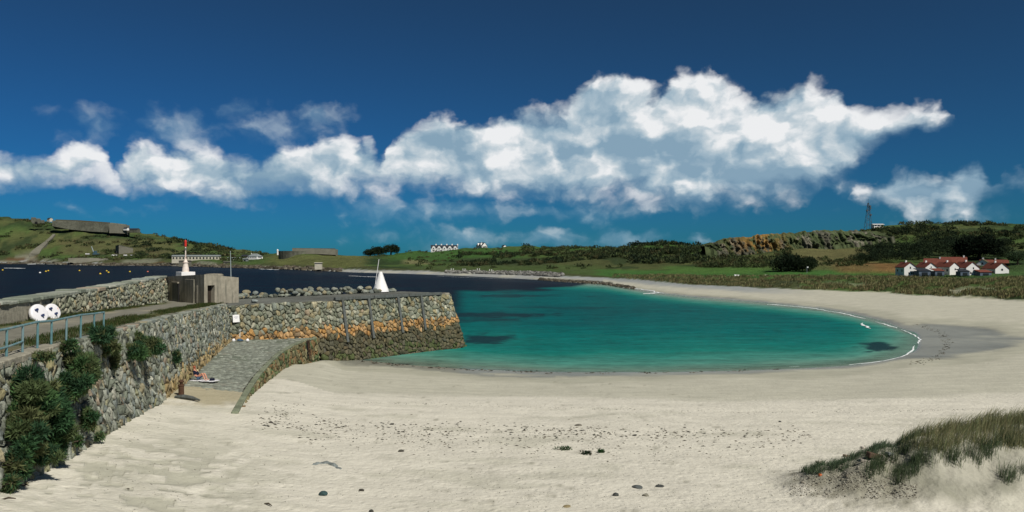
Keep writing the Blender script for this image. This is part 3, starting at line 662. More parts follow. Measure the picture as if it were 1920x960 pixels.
def stone_wall(root, s0, s1, z0f, z1f, place, size, stretch, seed, colour, proud=0.12, joint=0.035, limit=300, keep=None):
    """place(s, z, out) -> world; the stones that show largest become parts, the rest one part of kind stuff"""
    rg = np.random.default_rng(seed + 1); st = []
    for poly, area in cells(s0, s1, z0f, z1f, size, stretch, seed):
        c_ = poly.mean(0); w0 = place(np.array([c_[0]]), np.array([c_[1]]), np.array([0.0]))[0]
        if keep is not None and not keep(w0): continue
        v, f = stone_shape(poly, rg, joint, proud)
        W = place(v[:, 0], v[:, 1], v[:, 2]); cc = np.clip(colour(w0, rg), 0.01, 1)
        jit = 1 + rg.normal(0, .06, (len(W), 1))
        inview = w0[1] > 5 and abs(w0[0] / w0[1]) < 0.64
        st.append((area / (w0 @ w0) * (1.0 if inview else 0.01), W, f, np.clip(cc * jit, 0.005, 1)))
    st.sort(key=lambda x: -x[0])
    for a_, W, f, cc in st[:limit]:
        npmesh('stone', W, f, MAT['stone'], parent=root, colr=cc, smooth=False)
    rest = st[limit:]
    if rest:
        o, Vs, Fs, Cs = 0, [], [], []
        for a_, W, f, cc in rest: Vs.append(W); Fs.append(f + o); Cs.append(cc); o += len(W)
        x = npmesh('small_stones', np.vstack(Vs), np.vstack(Fs), MAT['stone'], parent=root, colr=np.vstack(Cs)); x['kind'] = 'stuff'
    return len(st)

def pick(rg): return PALETTE[rg.choice(len(PALETTE), p=PROB)].copy()
def path_place(path, batter, ztop):
    """vertical face along a polyline, leaning back with the batter"""
    path = np.array(path, float); seg = np.diff(path, axis=0); ln = np.hypot(seg[:, 0], seg[:, 1]); cum = np.concatenate([[0], np.cumsum(ln)])
    nv_ = np.stack([seg[:, 1], -seg[:, 0]], 1) / ln[:, None]
    mid = (cum[:-1] + cum[1:]) / 2
    def f(s_, z, out):
        s_ = np.asarray(s_, float); x = np.interp(s_, cum, path[:, 0]); y = np.interp(s_, cum, path[:, 1])
        nx_ = np.interp(s_, mid, nv_[:, 0]); ny_ = np.interp(s_, mid, nv_[:, 1]); l = np.hypot(nx_, ny_); nx_, ny_ = nx_ / l, ny_ / l
        bt = batter(s_) if callable(batter) else batter
        z = np.asarray(z, float); out = np.asarray(out, float); d_ = (ztop(s_) - z) * bt + out
        return np.column_stack([x + nx_ * d_, y + ny_ * d_, z + out * bt * .5])
    return f, cum[-1]
def face_mesh(name, place, S, z0f, z1f, mat_, parent, out=-0.06, nz_=5, back=None):
    """the bedding behind the stones; back: closes the body with a second sheet pushed back by that much"""
    S = np.asarray(S); V_ = []; n = len(S)
    for k in range(nz_):
        z = np.array([z0f(s_) * (1 - k / (nz_ - 1)) + z1f(s_) * k / (nz_ - 1) for s_ in S]); V_.append(place(S, z, np.full(n, out)))
    if back is not None:
        for k in (nz_ - 1, 0):
            z = np.array([z0f(s_) * (1 - k / (nz_ - 1)) + z1f(s_) * k / (nz_ - 1) for s_ in S])
            p1_ = place(S, np.array([z1f(s_) for s_ in S]), np.full(n, -back)); p1_[:, 2] = z; V_.append(p1_)
    m_ = len(V_); f = []
    for k in range(m_ - (0 if back is not None else 1)):
        for i in range(n - 1): f.append((k * n + i, k * n + i + 1, ((k + 1) % m_) * n + i + 1, ((k + 1) % m_) * n + i))
    return npmesh(name, np.vstack(V_), np.array(f), mat_, parent=parent)

# --- retaining wall beside the beach (top edge runs from the camera's left to the corner with the pier)
WL = [(wall_x(Y), Y) for Y in np.linspace(14, 81.6, 30)]
wplace, WLEN = path_place(WL, 0.13, lambda s_: quay_z(14 + np.asarray(s_) * 0.9756))
def wY(s_): return 14 + s_ * 0.9756
def wz0(s_): return ground(wall_x(wY(s_)) + 0.9, wY(s_)) - 0.45 if wY(s_) < 47 else float(np.interp(wY(s_), [47, 60, 82], [2.75, 2.9, 3.1]))
def wz1(s_): return float(quay_z(wY(s_))) - 0.05
def wcol(p_, rg):
    c_ = pick(rg) * rg.uniform(.8, 1.15)
    if p_[1] > 48 and p_[2] < 4.2 + rg.normal(0, .25): c_ = c_ * .45 + np.array([.34, .22, .07]) * .55
    if rg.random() < .06: c_ = c_ * .6 + np.array([.30, .28, .12]) * .4
    return c_
rw = empty('retaining_wall', (wall_x(40), 40, ground(wall_x(40) + 1, 40)), 'long dry-stone retaining wall of upright grey stones above the beach, carrying the quay track', 'wall')
face_mesh('wall_core', wplace, np.linspace(0, WLEN, 40), wz0, lambda s_: wz1(s_) - .02, MAT['joint'], rw, back=0.9)
stone_wall(rw, 7.0, WLEN - .2, wz0, wz1, wplace, 0.315, 1.4, 11, wcol, proud=0.11, joint=0.017)
# coping slabs along the top edge
rg = np.random.default_rng(5); s_ = 2.0
while s_ < WLEN - 1:
    near = wY(s_) < 31; L_ = rg.uniform(1.1, 1.9) if near else rg.uniform(0.5, 1.1)
    a_ = wplace([s_ + .03], [0], [0])[0]; zt = float(quay_z(wY(s_ + L_ / 2)))
    p0_ = np.array([wall_x(wY(s_ + L_ / 2)), wY(s_ + L_ / 2)]); wd2 = rg.uniform(.75, .95) if near else rg.uniform(.4, .7)
    m_ = MB().box((p0_[0] - wd2 / 2 + (.12 if near else .05) + rg.normal(0, .03), p0_[1], zt + (.02 if near else -.03)), (wd2, L_ * .95, .26 if near else rg.uniform(.12, .22)), 0.222 + rg.normal(0, .04))
    o = m_.build('coping_stone', MAT['mortared' if near else 'tint_rock'], rw, bevel=0.035)
    cc = pick(rg) * 1.05; at = o.data.attributes.new('tint', 'FLOAT_COLOR', 'POINT'); at.data.foreach_set('color', np.tile(np.array([*cc, 1], np.float32), len(o.data.vertices)))
    s_ += L_

# --- quay track and pier deck
def par_x(Y): return -17.4 - 0.2346 * Y
mat('track', (1, 1, 1), 0.95, 0.05, var=0.22, scale=1.5, bump=0.03, bscale=5, tint=True)
ys = np.concatenate([np.linspace(8, 84, 90), np.linspace(85, 92, 8)]); qs = np.linspace(0, 1, 26)
Yg, Qg = np.meshgrid(ys, qs, indexing='ij'); x0_, x1_ = wall_x(Yg) - .25, par_x(Yg) - .5
Xg = x0_ + (x1_ - x0_) * Qg; Zg = quay_z(Yg) + (fbm(Xg / 2, Yg / 2, 3, 7) - .5) * .12 + .1 * np.abs(Qg - .5) 
keepq = ~((Yg > 81.2))
n1_ = fbm(Xg / 1.6, Yg / 3.0, 4, 77); n2_ = fbm(Xg / 6, Yg / 9, 3, 78)
TC = np.zeros(Xg.shape + (3,)); TC[:] = (0.19, 0.185, 0.15)
TC = lerp(TC, (0.27, 0.25, 0.19), sstep(n2_, .45, .6))
gm = np.maximum(sstep(Qg + (n1_ - .5) * .25, .36, .26), sstep(Qg + (n1_ - .5) * .25, .74, .84)) * sstep(Qg, .03, .09)
TC = lerp(TC, (0.085, 0.105, 0.040), gm * np.interp(Yg, [20, 34, 45, 82, 84], [.5, .5, .95, .95, .2]))
TC = lerp(TC, (0.13, 0.10, 0.05), gm * sstep(n1_, .55, .7) * .7)
ii = np.arange(Xg.size).reshape(Xg.shape); qd = np.stack([ii[:-1, :-1], ii[1:, :-1], ii[1:, 1:], ii[:-1, 1:]], -1).reshape(-1, 4)
TRK = (ys, qs)
o = npmesh('quay_track', np.stack([Xg, Yg, Zg], -1).reshape(-1, 3), qd, MAT['track'], colr=TC.reshape(-1, 3), smooth=True); o['kind'] = 'structure'

# --- the pier
DZ = 6.98
ang0 = math.atan2(PNRM[1], PNRM[0]); PW = 10.0
corner = []
for k in range(0, 9):                                     # rounded head of the pier
    a_ = ang0 + (pi / 2) * k / 8; corner.append(PB - PNRM * 1.6 + 1.6 * np.array([cos(a_), sin(a_)]) + PDIR * 0.0)
end_ = [PB - PNRM * 1.6 + PDIR * 1.6 - PNRM * k for k in (2.0, 4.5, 7.0)]
ppath = [PA - PDIR * 0.2, PA + PDIR * 5, PA + PDIR * 12, PA + PDIR * 20, PA + PDIR * 26] + corner + end_
pseg = np.hypot(*np.diff(np.array(ppath), axis=0).T); pcum = np.concatenate([[0], np.cumsum(pseg)]); PFR = pcum[5]
pz1 = lambda s_: DZ - .04
pplace, PL2 = path_place(ppath, lambda s_: np.interp(s_, [0, 6, PFR - 3, PFR + 2.5], [.13, .2, .2, .33]), lambda s_: DZ + 0 * np.asarray(s_))
def pz0(s_):
    p_ = pplace([s_], [1.0], [0.0])[0]
    if p_[0] < slip_x(p_[1]) + .3 and p_[1] < 90: return 2.2
    return -0.7
def pcol(p_, rg):
    c_ = pick(rg) * rg.uniform(.8, 1.12) * np.array([1.02, 1.0, .92]); z = p_[2] + rg.normal(0, .22); gz = ground(p_[0] + 1, p_[1] - 1)
    if z > 4.1 and rg.random() < .12: c_ = c_ * .6 + np.array([.30, .235, .11]) * .4
    if 3.0 < z <= 4.05: c_ = c_ * .45 + np.array([.40, .19, .04]) * (.75 if rg.random() < .75 else .3)
    elif z <= 3.0: c_ = c_ * .22 + np.array([.062, .052, .026]) * rg.uniform(.5, 1.3)
    if z < 1.4 and rg.random() < .35: c_ = c_ * .4 + np.array([.05, .075, .022]) * .8
    return c_
pier = empty('stone_pier', (PA[0] + 8, PA[1] + 9, 0), 'stone harbour pier with orange lichen band, battered end and flat deck', 'pier')
face_mesh('pier_core', pplace, np.concatenate([np.linspace(0, PFR, 24), np.linspace(PFR + .2, PL2, 16)]), pz0, lambda s_: DZ - .05, MAT['joint'], pier)
stone_wall(pier, 0.15, PL2 - .1, pz0, pz1, pplace, 0.41, 1.15, 23, pcol, proud=0.15, joint=0.02)
foot_ = [tuple(pplace([s_], [DZ], [-.12])[0][:2]) for s_ in np.concatenate([np.linspace(0, PFR, 12), np.linspace(PFR + .2, PL2, 12)])]
back_ = [tuple(PB - PNRM * PW + PDIR * 1.2), tuple(PA - PNRM * (PW + .5) - PDIR * 1), tuple(PA - PNRM * PW - PDIR * 4), (wall_x(80) - 6, 80.5), (wall_x(80) - .3, 80.5)]
mat('pier_deck', (0.125, 0.13, 0.115), 0.95, 0.08, var=0.25, scale=0.8, bump=0.02, bscale=5, stain=None, var2=0.2)
MB().prism(foot_ + back_, [-1.0] * len(foot_ + back_), [DZ + .004 + .05] * len(foot_ + back_)).build('deck', MAT['pier_deck'], pier)
mat('timber', (0.105, 0.115, 0.11), 0.85, 0.1, var=0.3, scale=6, bump=0.01, bscale=20, stain=(0.08, 0.085, 0.075))
def pier_s(px):                                            # distance along the pier front seen at a column
    k = (px - 960) / F; return float((k * PA[1] - PA[0]) / (PDIR[0] - k * PDIR[1]))
for i, (px_, zb) in enumerate(((640, 2.15), (689, 2.3), (744, 2.6), (787, 2.7))):
    s_ = pier_s(px_) + .2; a_ = pplace([s_], [DZ], [.20])[0]; b_ = pplace([s_], [zb], [.20])[0]
    m_ = MB(); t_ = Vector((*PDIR, 0)); n_ = Vector((*PNRM, 0)); pts = []
    for q in (b_, a_):
        for u_, v_ in ((-.17, -.14), (.17, -.14), (.17, .14), (-.17, .14)): pts.append(Vector(q) + t_ * u_ + n_ * v_)
    m_.poly(pts, [(3, 2, 1, 0), (4, 5, 6, 7), (0, 1, 5, 4), (1, 2, 6, 5), (2, 3, 7, 6), (3, 0, 4, 7)]).build('fender_post', MAT['timber'], pier, bevel=.03)
a_ = pplace([pier_s(629)], [DZ], [.1])[0]; b_ = pplace([PFR - .9], [DZ], [.1])[0]
m_ = MB(); va, vb = Vector(a_) + Vector((0, 0, .12)), Vector(b_) + Vector((0, 0, .12)); dv = (vb - va).normalized(); nn_ = Vector((*PNRM, 0))
M3 = Matrix((dv, nn_, Vector((0, 0, 1)))).transposed()
for k in range(3):
    c0, c1 = va.lerp(vb, k / 3), va.lerp(vb, (k + 1) / 3 - .004)
    MB().box((c0 + c1) / 2, ((c1 - c0).length, .42, .36), M=M3).build('cap_beam', MAT['timber'], pier, bevel=.03)
MB().box(Vector(pplace([PFR + .3], [DZ], [-.3])[0]) + Vector((0, 0, .06)), (.9, .8, .3), .9).build('end_block', MAT['concrete'], pier, bevel=.05)

# --- seaward parapet
PP = [(par_x(Y), Y) for Y in np.linspace(24, 88.5, 24)]
pt = lambda s_: np.interp(24 + np.asarray(s_) * .9735, [24, 44, 60, 75, 90], [9.45, 9.42, 9.42, 9.55, 9.72])
parplace, PARL = path_place(PP, 0.08, pt)
par = empty('parapet_wall', (par_x(60), 60, float(quay_z(60))), 'thick seaward parapet wall with flat slabs on top, running up to the bunker', 'wall')
pyy = lambda s_: 24 + s_ * .9735
z0p = lambda s_: float(quay_z(pyy(s_))) - .1
face_mesh('wall_core', parplace, np.linspace(0, PARL, 30), z0p, lambda s_: float(pt(s_)) - .02, MAT['joint'], par, out=-.05, back=1.5)
# the near part is rendered with mortar, the far part is open stonework
SM = (51.0 - 24) / .9735
face_mesh('mortar_face', parplace, np.linspace(0, SM, 12), z0p, lambda s_: float(pt(s_)) - .02, MAT['mortared'], par, out=.03)
def ccol(p_, rg): return pick(rg) * rg.uniform(.95, 1.3) * np.array([1.05, 1.0, .9])
stone_wall(par, SM + .1, PARL - .1, z0p, lambda s_: float(pt(s_)) - .10, parplace, 0.46, .8, 31, ccol, proud=0.14, joint=.022)
s_ = 0.0; rg = np.random.default_rng(15)
while s_ < PARL - .8:
    L_ = rg.uniform(1.0, 2.4); c_ = parplace([s_ + L_ / 2], [float(pt(s_ + L_ / 2))], [-.62])[0]
    o = MB().box((c_[0], c_[1], c_[2] + .03 + rg.normal(0, .03)), (1.55 + rg.normal(0, .08), L_ * .96, rg.uniform(.16, .3)), 0.23 + rg.normal(0, .04)).build('cap_slab', MAT['tint_rock'], par, bevel=.05)
    cc = pick(rg) * 1.15; at = o.data.attributes.new('tint', 'FLOAT_COLOR', 'POINT'); at.data.foreach_set('color', np.tile(np.array([*cc, 1], np.float32), len(o.data.vertices)))
    s_ += L_

# --- slipway and its curved outer wall
mat('slip_stone', (1, 1, 1), 0.8, 0.2, var=0.3, scale=2.5, bump=0.035, bscale=4.5, tint=True)
yv = np.linspace(49.5, 91.5, 60); V_, Cv = [], []
for Y in yv:
    xa = wall_x(Y) + .3 if Y < 81.5 else -29 + (Y - 81.5) / 24 * 20.3 + .4
    xb = float(slip_x(Y)) - .1
    if Y > 86.9: xb = max(xa + .05, SLX[-1] - (Y - 86.9) * .2)
    for q in np.linspace(0, 1, 24):
        X = xa + (xb - xa) * q; V_.append((X, Y, float(slip_z(np.array(X), np.array(Y))) + .02))
V_ = np.array(V_); nn1 = fbm(V_[:, 0] / 1.2, V_[:, 1] / 1.2, 4, 91); nn2 = fbm(V_[:, 0] / 4, V_[:, 1] / 4, 3, 92)
Cv = np.zeros((len(V_), 3)); Cv[:] = (0.185, 0.20, 0.165); Cv = lerp(Cv, (0.13, 0.15, 0.115), sstep(nn2, .45, .62)); Cv = lerp(Cv, (0.23, 0.225, 0.18), sstep(nn1, .60, .72) * .7)
Cv = lerp(Cv, (0.30, 0.29, 0.24), sstep(V_[:, 1] + (nn2 - .5) * 8, 58, 51) * .5)
ii = np.arange(60 * 24).reshape(60, 24); qd = np.stack([ii[:-1, :-1], ii[:-1, 1:], ii[1:, 1:], ii[1:, :-1]], -1).reshape(-1, 4)
slip = npmesh('slipway', V_, qd, MAT['slip_stone'], colr=Cv, smooth=True); slip['kind'] = 'structure'
# paving setts: each one laid a little proud
rg = np.random.default_rng(17); setts = []
for _ in range(4000):
    Y = rg.uniform(52, 88); xa = wall_x(Y) + .7 if Y < 81.5 else -29 + (Y - 81.5) / 24 * 20.3 + 1.2; xb = float(slip_x(Y)) - .5
    if xb - xa < 1: continue
    X = rg.uniform(xa, xb); setts.append((X, Y))
    if len(setts) >= 900: break
SV_, SF_, SC_ = [], [], []; o_ = 0
for X, Y in setts:
    z = float(slip_z(np.array(X), np.array(Y))) + .02; a1, a2_ = rg.uniform(.12, .34), rg.uniform(.1, .2); an = rg.normal(0, .5); h = rg.uniform(.015, .05)
    pts = [(X + cos(an) * sx * a1 - sin(an) * sy * a2_, Y + sin(an) * sx * a1 + cos(an) * sy * a2_) for sx, sy in ((-1, -1), (1, -1), (1, 1), (-1, 1))]
    SV_ += [(a, b2, z - .03) for a, b2 in pts] + [(X + (a - X) * .8, Y + (b2 - Y) * .8, z + h) for a, b2 in pts]
    SF_ += [(o_ + 4, o_ + 5, o_ + 6, o_ + 7)] + [(o_ + i, o_ + (i + 1) % 4, o_ + 4 + (i + 1) % 4, o_ + 4 + i) for i in range(4)]; o_ += 8
    cc = np.array([.185, .20, .165]) * rg.uniform(.7, 1.4); SC_ += [cc] * 8
x = npmesh('paving_setts', np.array(SV_), np.array(SF_), MAT['slip_stone'], parent=slip, colr=np.array(SC_)); x['kind'] = 'stuff'
swp = [(SLX[i], SLY[i]) for i in range(len(SLX))]
t_ = np.linspace(0, 1, 33); swp = list(zip(np.interp(t_, np.linspace(0, 1, len(SLX)), SLX), np.interp(t_, np.linspace(0, 1, len(SLY)), SLY)))
ex, ey = swp[-1]
swp += [(ex - .25, ey + 1.0), (ex - .9, ey + 2.6)]
SWZ = lambda s_: 3.12 + 0 * np.asarray(s_, float)
splace, SWL = path_place(swp, 0.10, SWZ)
sw = empty('slipway_wall', (SLX[4], SLY[4], ground(SLX[4] + 1, SLY[4])), 'low curved stone wall along the outer edge of the slipway, stained brown and green', 'wall')
def sz0(s_):
    p_ = splace([s_], [2.5], [0.0])[0]; return min(ground(p_[0] + .9, p_[1] - .3) - .35, 2.9)
face_mesh('wall_core', splace, np.linspace(0, SWL, 40), sz0, lambda s_: 3.04, MAT['joint'], sw, out=-.05, back=.5)
def scol(p_, rg):
    c_ = np.array([.17, .155, .085]) * rg.uniform(.55, 1.3)
    if rg.random() < .25: c_ = np.array([.19, .125, .06]) * rg.uniform(.7, 1.2)
    if rg.random() < .22: c_ = np.array([.09, .12, .055]) * rg.uniform(.7, 1.3)
    return c_
stone_wall(sw, 0.05, SWL - .05, sz0, lambda s_: 3.0, splace, 0.42, 1.35, 41, scol, proud=0.12, joint=.03)
s_ = 0.02; rg = np.random.default_rng(19)
while s_ < SWL - .5:
    L_ = rg.uniform(.8, 1.3); c_ = splace([s_ + L_ / 2], [3.05], [-.16])[0]; a_ = splace([s_], [3], [0])[0]; b_ = splace([min(s_ + L_, SWL)], [3], [0])[0]
    an = math.atan2(b_[1] - a_[1], b_[0] - a_[0])
    o = MB().box((c_[0], c_[1], 3.06), (L_ * 1.0, .38, .2), an).build('kerb_stone', MAT['tint_rock'], sw, bevel=.04)
    at = o.data.attributes.new('tint', 'FLOAT_COLOR', 'POINT'); at.data.foreach_set('color', np.tile(np.array([*(np.array([.17, .19, .13]) * rg.uniform(.8, 1.25)), 1], np.float32), len(o.data.vertices)))
    s_ += L_
# iron ladder near its end; a black slab stands in for the slot's shade
mat('black_iron', (0.012, 0.012, 0.012), 0.7, 0.3, var=0.3, scale=8)
mat('rust', (0.075, 0.04, 0.024), 0.85, 0.2, var=0.4, scale=9, bump=.006, bscale=30)
sl_ = next(s_ for s_ in np.arange(SWL - 6, SWL, .05) if 960 + F * splace([s_], [2], [0])[0][0] / splace([s_], [2], [0])[0][1] > 575)
lad = empty('ladder', tuple(splace([sl_], [1.2], [.2])[0]), 'black iron ladder set upright in the end of the curved slipway wall', 'ladder')
a_ = splace([sl_ - .3], [2], [.2])[0]; b_ = splace([sl_ + .3], [2], [.2])[0]; an = math.atan2(b_[1] - a_[1], b_[0] - a_[0])
MB().box(splace([sl_], [2.1], [.12])[0], (.72, .12, 1.9), an).build('slot_shade', MAT['black_iron'], lad)
for k in (-.31, .31): MB().tube([splace([sl_ + k], [1.15], [.32])[0], splace([sl_ + k], [3.2], [.30])[0]], .04, 6).build('stile', MAT['rust'], lad)
for k in range(7): MB().tube([splace([sl_ - .3], [1.3 + k * .27], [.33])[0], splace([sl_ + .3], [1.3 + k * .27], [.33])[0]], .025, 6).build('rung', MAT['rust'], lad)

# ------------------------------------------------------------------ bunker on the pier root, light beacon, flag staff
BN, BR, BL = np.array([-31.4, 82.0]), np.array([-29.25, 86.0]), np.array([-38.4, 89.0]); BB = BL + BR - BN
bz0 = 6.85
bk = empty('bunker', (-33.8, 86.5, bz0), 'square weathered concrete bunker with dark open doorway at the root of the pier', 'bunker')
e1 = (BR - BN) / np.linalg.norm(BR - BN); wR = float(np.linalg.norm(BR - BN)); inn = np.array([-e1[1], e1[0]])
tops = {'N': 10.12, 'R': 9.70, 'L': 9.72, 'B': 9.5}
def q3(p_, z): return Vector((p_[0], p_[1], z))
d0, d1, dz0, dz1 = .42, 1.32, 7.12, 8.98
def rf(s_, z, dep=0.0): p_ = BN + e1 * s_ + inn * dep; return q3(p_, z)
def rt(s_): return tops['N'] + (tops['R'] - tops['N']) * s_ / wR
m_ = MB(); fz = bz0
v = [rf(0, fz), rf(d0, fz), rf(d1, fz), rf(wR, fz), rf(0, dz0), rf(d0, dz0), rf(d1, dz0), rf(wR, dz0), rf(0, dz1), rf(d0, dz1), rf(d1, dz1), rf(wR, dz1), rf(0, rt(0)), rf(d0, rt(d0)), rf(d1, rt(d1)), rf(wR, rt(wR)),
     rf(d0, dz0, 1.6), rf(d1, dz0, 1.6), rf(d1, dz1, 1.6), rf(d0, dz1, 1.6), q3(BB, fz), q3(BB, tops['B']), q3(BL, fz), q3(BL, tops['L'])]
fs = [(0, 1, 5, 4), (1, 2, 6, 5), (2, 3, 7, 6), (4, 5, 9, 8), (6, 7, 11, 10), (8, 9, 13, 12), (9, 10, 14, 13), (10, 11, 15, 14), (5, 6, 17, 16), (6, 10, 18, 17), (10, 9, 19, 18), (9, 5, 16, 19), (16, 17, 18, 19),
      (3, 20, 21, 15, 11, 7), (20, 22, 23, 21), (22, 0, 4, 8, 12, 23), (12, 13, 14, 15, 21, 23), (22, 20, 3, 2, 1, 0)]
m_.poly(v, fs).build('wall', MAT['concrete'], bk)
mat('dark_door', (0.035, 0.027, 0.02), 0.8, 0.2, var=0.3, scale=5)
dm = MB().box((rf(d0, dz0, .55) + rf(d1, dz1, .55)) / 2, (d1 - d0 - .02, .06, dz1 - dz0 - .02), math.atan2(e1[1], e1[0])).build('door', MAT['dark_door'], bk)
MB().box(rf(d0 + .16, 8.0, .50), (.05, .05, .16), math.atan2(e1[1], e1[0])).build('handle', MAT['rust'], dm)
MB().box(rf((d0 + d1) / 2 + .05, 7.0, -.2), (1.3, .55, .22), math.atan2(e1[1], e1[0])).build('door_step', MAT['concrete'], bk, bevel=.03)
e2 = (BL - BN) / np.linalg.norm(BL - BN); out2 = np.array([e2[1], -e2[0]]); out2 = -out2 if out2 @ np.array([0, -1]) < 0 else out2; a2r = math.atan2(e2[1], e2[0])
def lf(s_, z, o_=0.0): p_ = BN + e2 * s_ + out2 * o_; return q3(p_, z)
mat('steel_door', (0.115, 0.13, 0.12), 0.6, 0.3, var=0.25, scale=3, stain=(0.06, 0.065, 0.055))
sdo = MB().box(lf(7.1, 8.0, .02), (1.5, .1, 2.1), a2r).build('side_door', MAT['steel_door'], bk)
MB().box(lf(6.2, 7.95, .04), (.14, .16, 2.2), a2r).build('drain_pipe', MAT['black_iron'], bk)
MB().box(lf(7.1, 9.13, .08), (1.8, .2, .14), a2r).build('lintel', MAT['concrete'], bk)
for s_, w_ in ((3.4, 2.2),): MB().box(lf(s_, 8.2, .03), (w_, .16, 2.7), a2r).build('buttress', MAT['concrete'], bk, bevel=.02)
MB().box(lf(8.9, 9.2, .05), (.25, .2, .3), a2r).build('vent', MAT['black_iron'], bk)
hc_ = lf(3.4, 9.98, -2.6); MB().lathe(hc_ - Vector((0, 0, .25)), [(.95, 0), (.95, .28), (.8, .36), (.02, .40)], 14).build('roof_hatch', MAT['concrete'], bk, smooth=False)

mat('white_paint', (0.80, 0.79, 0.77), 0.5, 0.4, var=0.06, scale=3, var2=.04)
mat('white_stained', (0.72, 0.64, 0.56), 0.7, 0.2, var=0.12, scale=3, stain=(0.42, 0.22, 0.15))
mat('red_paint', (0.55, 0.03, 0.02), 0.45, 0.4, var=.1, scale=6)
nb_ = lf(6.9, 10.0, -1.0); nl = empty('navigation_light', nb_ - Vector((0, 0, .25)), 'white light beacon with red lantern on a thin mast on the bunker roof', 'beacon')
MB().box(nb_ + Vector((0, 0, .03)), (1.5, 1.5, .5), .78).build('plinth', MAT['white_paint'], nl, bevel=.02)
MB().lathe(nb_ + Vector((0, 0, .28)), [(.36, 0), (.34, .35), (.26, .75), (.25, .98), (.33, 1.0), (.33, 1.05), (.22, 1.07), (.12, 1.35), (.08, 1.5)], 14).build('pedestal', MAT['white_stained'], nl, smooth=False)
MB().tube([nb_ + Vector((0, 0, 1.75)), nb_ + Vector((0, 0, 3.0))], .065, 8).build('mast', MAT['white_stained'], nl)
MB().lathe(nb_ + Vector((0, 0, 2.65)), [(.06, 0), (.14, .03), (.14, .2), (.06, .23)], 10).build('collar', MAT['steel_door'], nl)
MB().lathe(nb_ + Vector((0, 0, 3.0)), [(.08, 0), (.12, .05), (.12, .55), (.14, .58), (.09, .7), (.02, .75)], 12).build('lantern', MAT['red_paint'], nl, smooth=False)
MB().box(nb_ + Vector((-.19, -.06, 3.3)), (.16, .2, .42), .5).build('control_box', MAT['black_iron'], nl)
fp = lf(.9, 9.85, -3.0); fp = Vector((-30.0, 84.6 + 1.2, 9.70)); fl = empty('flag_staff', fp, 'thin pale grey staff standing on the right end of the bunker roof', 'pole')
mat('grey_steel', (0.30, 0.36, 0.37), 0.5, 0.4, var=.1, scale=4)
MB().tube([fp - Vector((0, 0, .1)), fp + Vector((-.06, 0, 2.75))], [.05, .03], 8).build('pole', MAT['grey_steel'], fl)
MB().lathe(fp + Vector((-.06, 0, 2.72)), [(.03, 0), (.06, .04), (.02, .1)], 8).build('finial', MAT['grey_steel'], fl)

# ------------------------------------------------------------------ boulders along the seaward edge of the pier
def rock(name, c_, r, cc, rg, mat_='tint_rock', flat=.75, parent=None, sub=2):
    bm = bmesh.new(); bmesh.ops.create_icosphere(bm, subdivisions=sub, radius=1.0)
    pl_ = [Vector(rg.normal(0, 1, 3)).normalized() for _ in range(7)]; dl = [rg.uniform(.55, .9) for _ in pl_]
    for v_ in bm.verts:
        for n_, d_ in zip(pl_, dl):
            k = v_.co.dot(n_)
            if k > d_: v_.co -= n_ * (k - d_) * .85
        v_.co *= 1 + rg.normal(0, .02)
    sx, sy = rg.uniform(.8, 1.35), rg.uniform(.8, 1.2); rz = rg.uniform(0, 6.28)
    for v_ in bm.verts: v_.co = Matrix.Rotation(rz, 3, 'Z') @ Vector((v_.co.x * sx * r, v_.co.y * sy * r, v_.co.z * flat * r))
    me = bpy.data.meshes.new(name); bm.to_mesh(me); bm.free()
    at = me.attributes.new('tint', 'FLOAT_COLOR', 'POINT'); at.data.foreach_set('color', np.tile(np.array([*cc, 1], np.float32), len(me.vertices)))
    me.materials.append(MAT[mat_]); o = bpy.data.objects.new(name, me); o.location = c_; return link(o, parent)
rg = np.random.default_rng(33); protos = []
for i in range(150):
    f_ = rg.uniform(.0, 1.0) if i > 60 else i / 60; s_ = 1.5 + f_ * 29.5
    hump = np.interp(f_, [0, .12, .3, .6, .93, 1], [.35, .3, .75, .6, .55, .1])
    k = 0 if i <= 60 else rg.uniform(0, 1)
    r = rg.uniform(.26, .5); c2 = PA - PNRM * (PW - .55 + rg.normal(0, .35)) + PDIR * s_
    if np.linalg.norm(c2 - (BR + BB) / 2) < 3.2: continue
    z = DZ + .05 + r * .45 + k * hump
    cc = PALETTE[(0, 1, 2, 7, 5, 0, 1, 3)[rg.integers(0, 8)]] * rg.uniform(.75, 1.1)
    o = rock('boulder', (c2[0], c2[1], z), r, cc, rg, sub=2)
    tag(o, 'rounded grey boulder in the rubble bank along the far edge of the pier', 'boulder', 'boulders banked along the far edge of the pier')
lone = rock('loose_rock', (*(PA - PNRM * 1.0 + PDIR * 3.9), DZ + .25), .5, (.24, .27, .26), rg, flat=.5); tag(lone, 'flat lone rock lying on the front edge of the pier deck beside the bunker', 'rock')

# white cone day mark
cp = PA - PNRM * (PW - .5) + PDIR * (.905 * PLEN); cb = Vector((cp[0], cp[1], 7.45))
cn = empty('day_mark', cb, 'white conical day mark with two thin poles standing on the boulders', 'beacon')
MB().lathe(cb - Vector((0, 0, .3)), [(1.12, 0), (1.05, .3), (.6, 1.5), (.25, 2.58), (.21, 2.7), (.05, 2.72)], 28).build('cone', MAT['white_paint'], cn, smooth=False)
MB().tube([cb + Vector((-.6, -.6, .8)), cb + Vector((-.18, -.25, 4.1))], .035, 6).build('pole', MAT['white_paint'], cn)
MB().tube([cb + Vector((-.75, .2, .6)), cb + Vector((-.2, -.2, 4.0))], .03, 6).build('pole', MAT['grey_steel'], cn)

